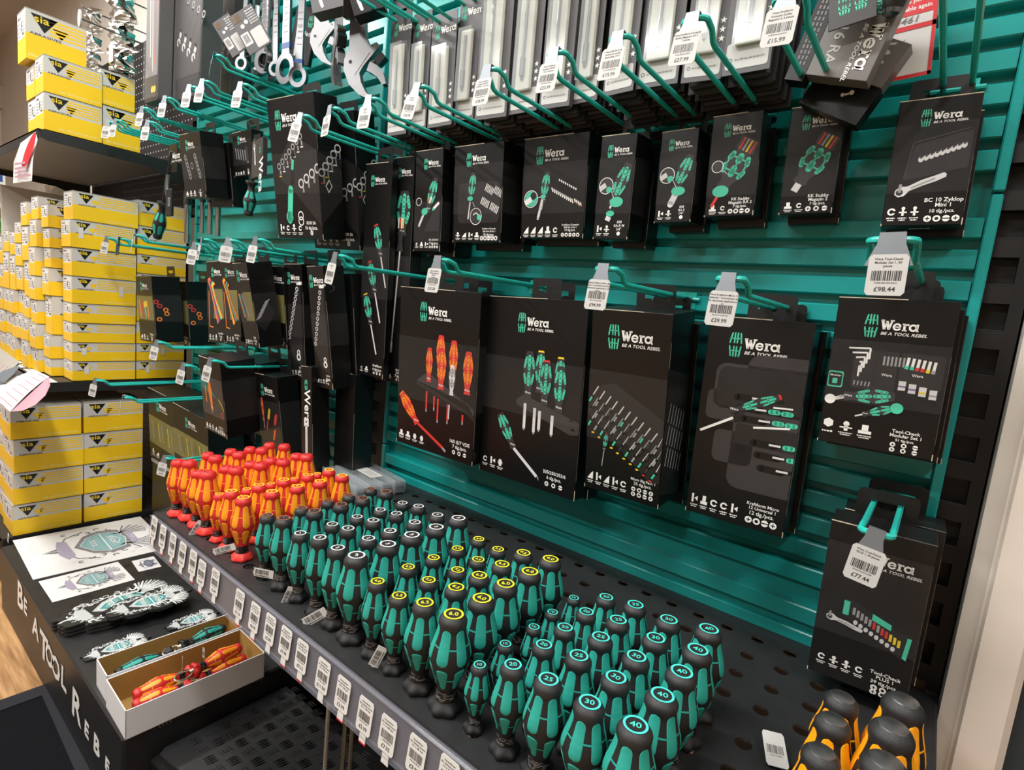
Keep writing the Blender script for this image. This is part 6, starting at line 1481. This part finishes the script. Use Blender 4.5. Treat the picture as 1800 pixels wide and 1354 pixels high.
t2,w2,h2,MW2=tray((170,1204),(402,1118),(424,1143),(187,1238),.056,'rear white cardboard tray holding teal and black key-ring drivers',.056)
def keydriver(label,MW,Lk,R,cols,rz,x,y,z,tilt=0,flip=1,tagz=None):
    T0=MW@Matrix.Translation((x,y,z))@Matrix.Rotation(rz,4,'Z')@Matrix.Rotation(radians(90+tilt),4,'Y')@Matrix.Rotation(radians(20),4,'Z')
    body,grip,rim,capm=cols
    o=kraft('keyring_driver',Lk,R,body,grip,rim,body,None,'',label,'screwdriver','key-ring drivers in the cardboard trays')
    o.matrix_world=T0
    for c in list(o.children):
        if c.name.startswith('blade') or c.name.startswith('size_mark'): bpy.data.objects.remove(c)
    r=M(); N=22; r.tube([(0,.0115*cos(2*pi*k/N)*.8,-.018+.016*sin(2*pi*k/N)) for k in range(N)],.0020,'brass',8,closed=True); r.lathe([(.004,-.006),(.0055,0)],'brass',12); r.build('carabiner_ring',o)
    return o
RD=RED; TL_=TEAL
keydriver('red and yellow key-ring driver at the left of the front tray',MW1,.100,.0160,RD,radians(182),.006,.010,.034)
keydriver('red and yellow key-ring driver underneath at the left corner of the front tray',MW1,.095,.0155,RD,radians(176),-.004,-.014,.024)
keydriver('red and yellow key-ring driver in the middle of the front tray, with a barcode tag',MW1,.100,.0160,RD,radians(8),.004,-.004,.044)
keydriver('red and yellow key-ring driver at the right end of the front tray',MW1,.095,.0155,RD,radians(4),.012,-.012,.026)
o=keydriver('teal and black key-ring driver at the left of the rear tray',MW2,.100,.0150,TL_,radians(182),-.004,.000,.034)
o=keydriver('teal and black key-ring driver at the right of the rear tray',MW2,.095,.0150,TL_,radians(6),.012,.000,.040)
# tags standing up from the tray
p=MW1@Vector((-.012,.004,.048)); t=thing('barcode_tag','white barcode tag standing up from the drivers in the front tray','tag',p); m=price_label('t',.011,.028,'',[],5); m.build('label_card',t); t.rotation_euler=(0,radians(-8),radians(-20))
p=MW1@Vector((.030,.012,.052)); t=thing('barcode_tag','pink-edged barcode tag at the back of the front tray','tag',p); m=price_label('t',.010,.022,'',[],6); m.build('label_card',t)

# ================================================================== shelf talkers on the left
def curved_card(name,label,uvs,back,cols,bow,lines=True):
    """a flexible printed card: uvs = four corner points in space (near-left, near-right, far-right, far-left), bowed upward"""
    t=thing(name,label,'shelf talker',uvs[0]); o0=uvs[0]; nn=14; m=M(); n=(uvs[3]-uvs[0]).cross(uvs[1]-uvs[0]).normalized()
    vs=[]
    for i in range(nn+1):
        s=i/nn
        for j in range(3):
            q=j/2; P=(uvs[0].lerp(uvs[1],q)).lerp(uvs[3].lerp(uvs[2],q),s)+n*bow*math.sin(pi*s)
            vs.append(P-o0)
    fs=[(i*3+j,i*3+j+1,(i+1)*3+j+1,(i+1)*3+j) for i in range(nn) for j in range(2)]
    m.add(vs,fs,cols[0]); m.add([v-n*.0006 for v in vs],fs,cols[1]); m.build('bowed_card',t)
    if lines:
        m=M()
        for i in range(1,nn,2):
            a,b=vs[i*3],vs[i*3+2]; c,d=vs[i*3].lerp(vs[(i+1)*3],.35),vs[i*3+2].lerp(vs[(i+1)*3+2],.35)
            m.add([a.lerp(b,.05)+n*.0004,a.lerp(b,.6)+n*.0004,c.lerp(d,.6)+n*.0004,c.lerp(d,.05)+n*.0004],[(0,1,2,3)],'pink_card')
        m.build('printed_lines',t)
    return t
Yp=-.50
pa,pb,pc,pd=at(8,722,1,-.53),at(0,690,1,-.53),at(62,648,1,-.43),at(90,664,1,-.43)
tk=curved_card('shelf_talker','pink and white promotional card bowed out over the lowest yellow boxes',[at(18,724,1,-.52),at(-20,690,1,-.52),at(60,650,1,-.42),at(86,662,1,-.42)],None,('paper_white','pink_card'),.004)
# its pink tongue
t=tk; o0=t.location.copy(); m=M()
P=[at(u,v,1,y) for u,v,y in ((15,724,-.52),(40,722,-.51),(62,712,-.49),(80,695,-.46),(88,678,-.44),(86,662,-.42))]; c=P[0].lerp(P[-1],.5)
m.add([p-o0 for p in P],[tuple(range(6))],'pink_card'); m.add([p-o0+Vector((-.0008,.0004,0)) for p in P],[tuple(range(6))],'paper_white'); m.build('card_tongue',t)
t=curved_card('shelf_talker','white price sheet with a dark grey rounded tongue at the far left edge',[at(-30,645,1,-.47),at(0,612,1,-.43),at(34,636,1,-.43),at(5,668,1,-.47)],None,('card_lid','card_lid'),.002); o0=t.location.copy(); m=M()
P=[at(u,v,1,y) for u,v,y in ((-10,685,-.50),(8,672,-.49),(22,660,-.47),(32,648,-.45),(34,640,-.43),(20,641,-.43),(0,655,-.46),(-12,665,-.49))]
m.add([p-o0 for p in P],[tuple(range(8))],'slate_card'); m.add([p-o0+Vector((-.0008,.0004,0)) for p in P],[tuple(range(8))],'paper_white'); m.build('card_tongue',t)
# red oval talker on the top shelf
t=thing('shelf_talker','white printed card with a red oval hanging from the top shelf edge','shelf talker',at(45,270,1,-.42)); o0=t.location.copy()
P0=[at(u,v,1,y) for u,v,y in ((62,232,-.40),(36,252,-.43),(24,285,-.44),(23,322,-.44),(56,318,-.43),(58,280,-.425),(66,245,-.41))]
m=M(); m.add([p-o0 for p in P0],[tuple(range(7))],'paper_white'); m.build('printed_card',t)
m=M(); c=at(54,266,1,-.425); e1=at(66,234,1,-.415)-c; e2=at(66,276,1,-.42)-c; e2=e2-e1*(e2.dot(e1)/e1.length_squared); e2=e2.normalized()*.020
m.add([c-o0+e1*cos(2*pi*k/20)+e2*sin(2*pi*k/20)+Vector((0,-.004,0)) for k in range(20)],[tuple(range(20))],'red_card'); A=None; m.build('red_oval',t)
m=M()
for k,v_ in enumerate((312,305,298,290)):
    a,b=at(26,v_+1,1,-.4415),at(44 if k else 54,v_-2,1,-.4385); m.add([a-o0,b-o0,b-o0+Vector((0,0,.006)),a-o0+Vector((0,0,.006))],[(0,1,2,3)],'pink_card')
m.build('printed_lines',t)
# small ticket on the lowest shelf edge
p=at(14,946,1,-.493); t=thing('price_ticket','small white ticket on the front edge of the lowest shelf','price label',p,(0,radians(24),0)); m=M(); m.box(-.006,.006,0,.001,-.014,.014,'label_white'); A=Art(m,(0,-.0002,0),(1,0,0),(0,0,1)); A.scrib(-.004,.004,0,.003,'print_grey'); m.build('label_card',t)

# ================================================================== far background, left
t=thing('far_shelf','pale distant shelf stacked with blue and white boxes at the left edge','shelf',(-2.75,-.35,.62)); m=M(); m.box(-.45,.40,-.20,.40,0,.02,'card_grey'); m.build('shelf_board',t)
rr=random.Random(5)
for j in range(3):
    for k in range(3):
        h=.075; t=thing('parts_box','small white and blue parts box, %s row, %s from the right on the distant shelf'%(('bottom','middle','top')[j],on[k]),'box',(-2.42-.15*k+(0 if j<2 else -.01),-.47+.02*(j%2),.64+h*j*1.06),(0,0,0),'blue and white boxes on the distant shelf')
        if j==2 and k==2: 
            bpy.data.objects.remove(t); continue
        m=M(); m.box(-.065,.065,-.06,.20,0,h,'card_grey',b=.002); m.build('carton_body',t); m=M(); A=Art(m,(.065,0,0),(0,1,0),(0,0,1)); A.rect(-.03,.19,.012,h-.012,'blue_card',1); m.build('blue_panel',t)
m=M(); m.box(-3.0,-2.2,.0,.09,-.6,.35,'carton_brown'); o=m.build('brown_display_board'); tag(o,'plain brown board standing behind the left shelves','board')
m=M(); m.box(-2.34,-2.22,-.12,.0,-.2,.75,'stone_brown'); o=m.build('stone_pillar'); tag(o,'rough brown stone-like post behind the yellow boxes','post')
t=thing('green_plant','small bright green plant tuft behind the yellow boxes','plant',(-2.25,-.26,.50)); m=M()
for k in range(40):
    a=rr.uniform(0,6.28); L=rr.uniform(.03,.07); z=rr.uniform(0,.06); m.add([(0,0,z),(L*cos(a)+.008,L*sin(a),z+L*.6),(L*cos(a)*1.3,L*sin(a)*1.3,z+L*.5),(L*cos(a)-.008,L*sin(a),z+L*.3)],[(0,1,2,3)],'leaf_green')
m.build('leaves',t); m=M(); m.tube([(0,0,-.06),(0,0,.04)],.003,'leaf_green',6); m.build('stem',t)
m=M(); m.box(-2.31,-2.19,-.34,-.15,.38,.438,'card_grey'); o=m.build('support_block'); tag(o,'pale block carrying the green plant','block')
m=M(); m.box(-2.16,-2.14,-.30,.0,.20,.70,'wall_paint'); o=m.build('white_divider_board'); tag(o,'white divider board behind the stacked yellow boxes','board')

# ================================================================== beyond the post, right
m=M(); m.box(1.12,1.9,-.6,.5,-.598,-.592,'carpet_dark'); o=m.build('floor_carpet'); tag(o,'dark blue carpet beyond the pale post','carpet')
t=thing('dark_cabinet','dark grey cabinet with a rounded top seen past the post','cabinet',(1.45,.25,-.60)); m=M(); m.box(-.30,.35,-.15,.2,0,.86,'dark_paint',b=.02); m.build('body',t); m=M(); m.box(-.32,.37,-.17,.2,.861,.885,'slate_card',b=.008); m.build('top',t)
m=M(); m.box(1.15,1.75,.22,.42,.286,.38,'blue_card'); m.box(1.15,1.3,.20,.22,.32,.36,'red_card'); o=m.build('storage_crate'); tag(o,'blue crate with a red patch on the dark cabinet','crate')

p=at(1368,1348,2,.004); t=thing('barcode_tag','white barcode tag lying at the bottom edge, left of the orange drivers','tag',(p.x,p.y,.003),(radians(-70),0,radians(25))); m=price_label('t',.020,.034,'',[],9); m.build('label_card',t)
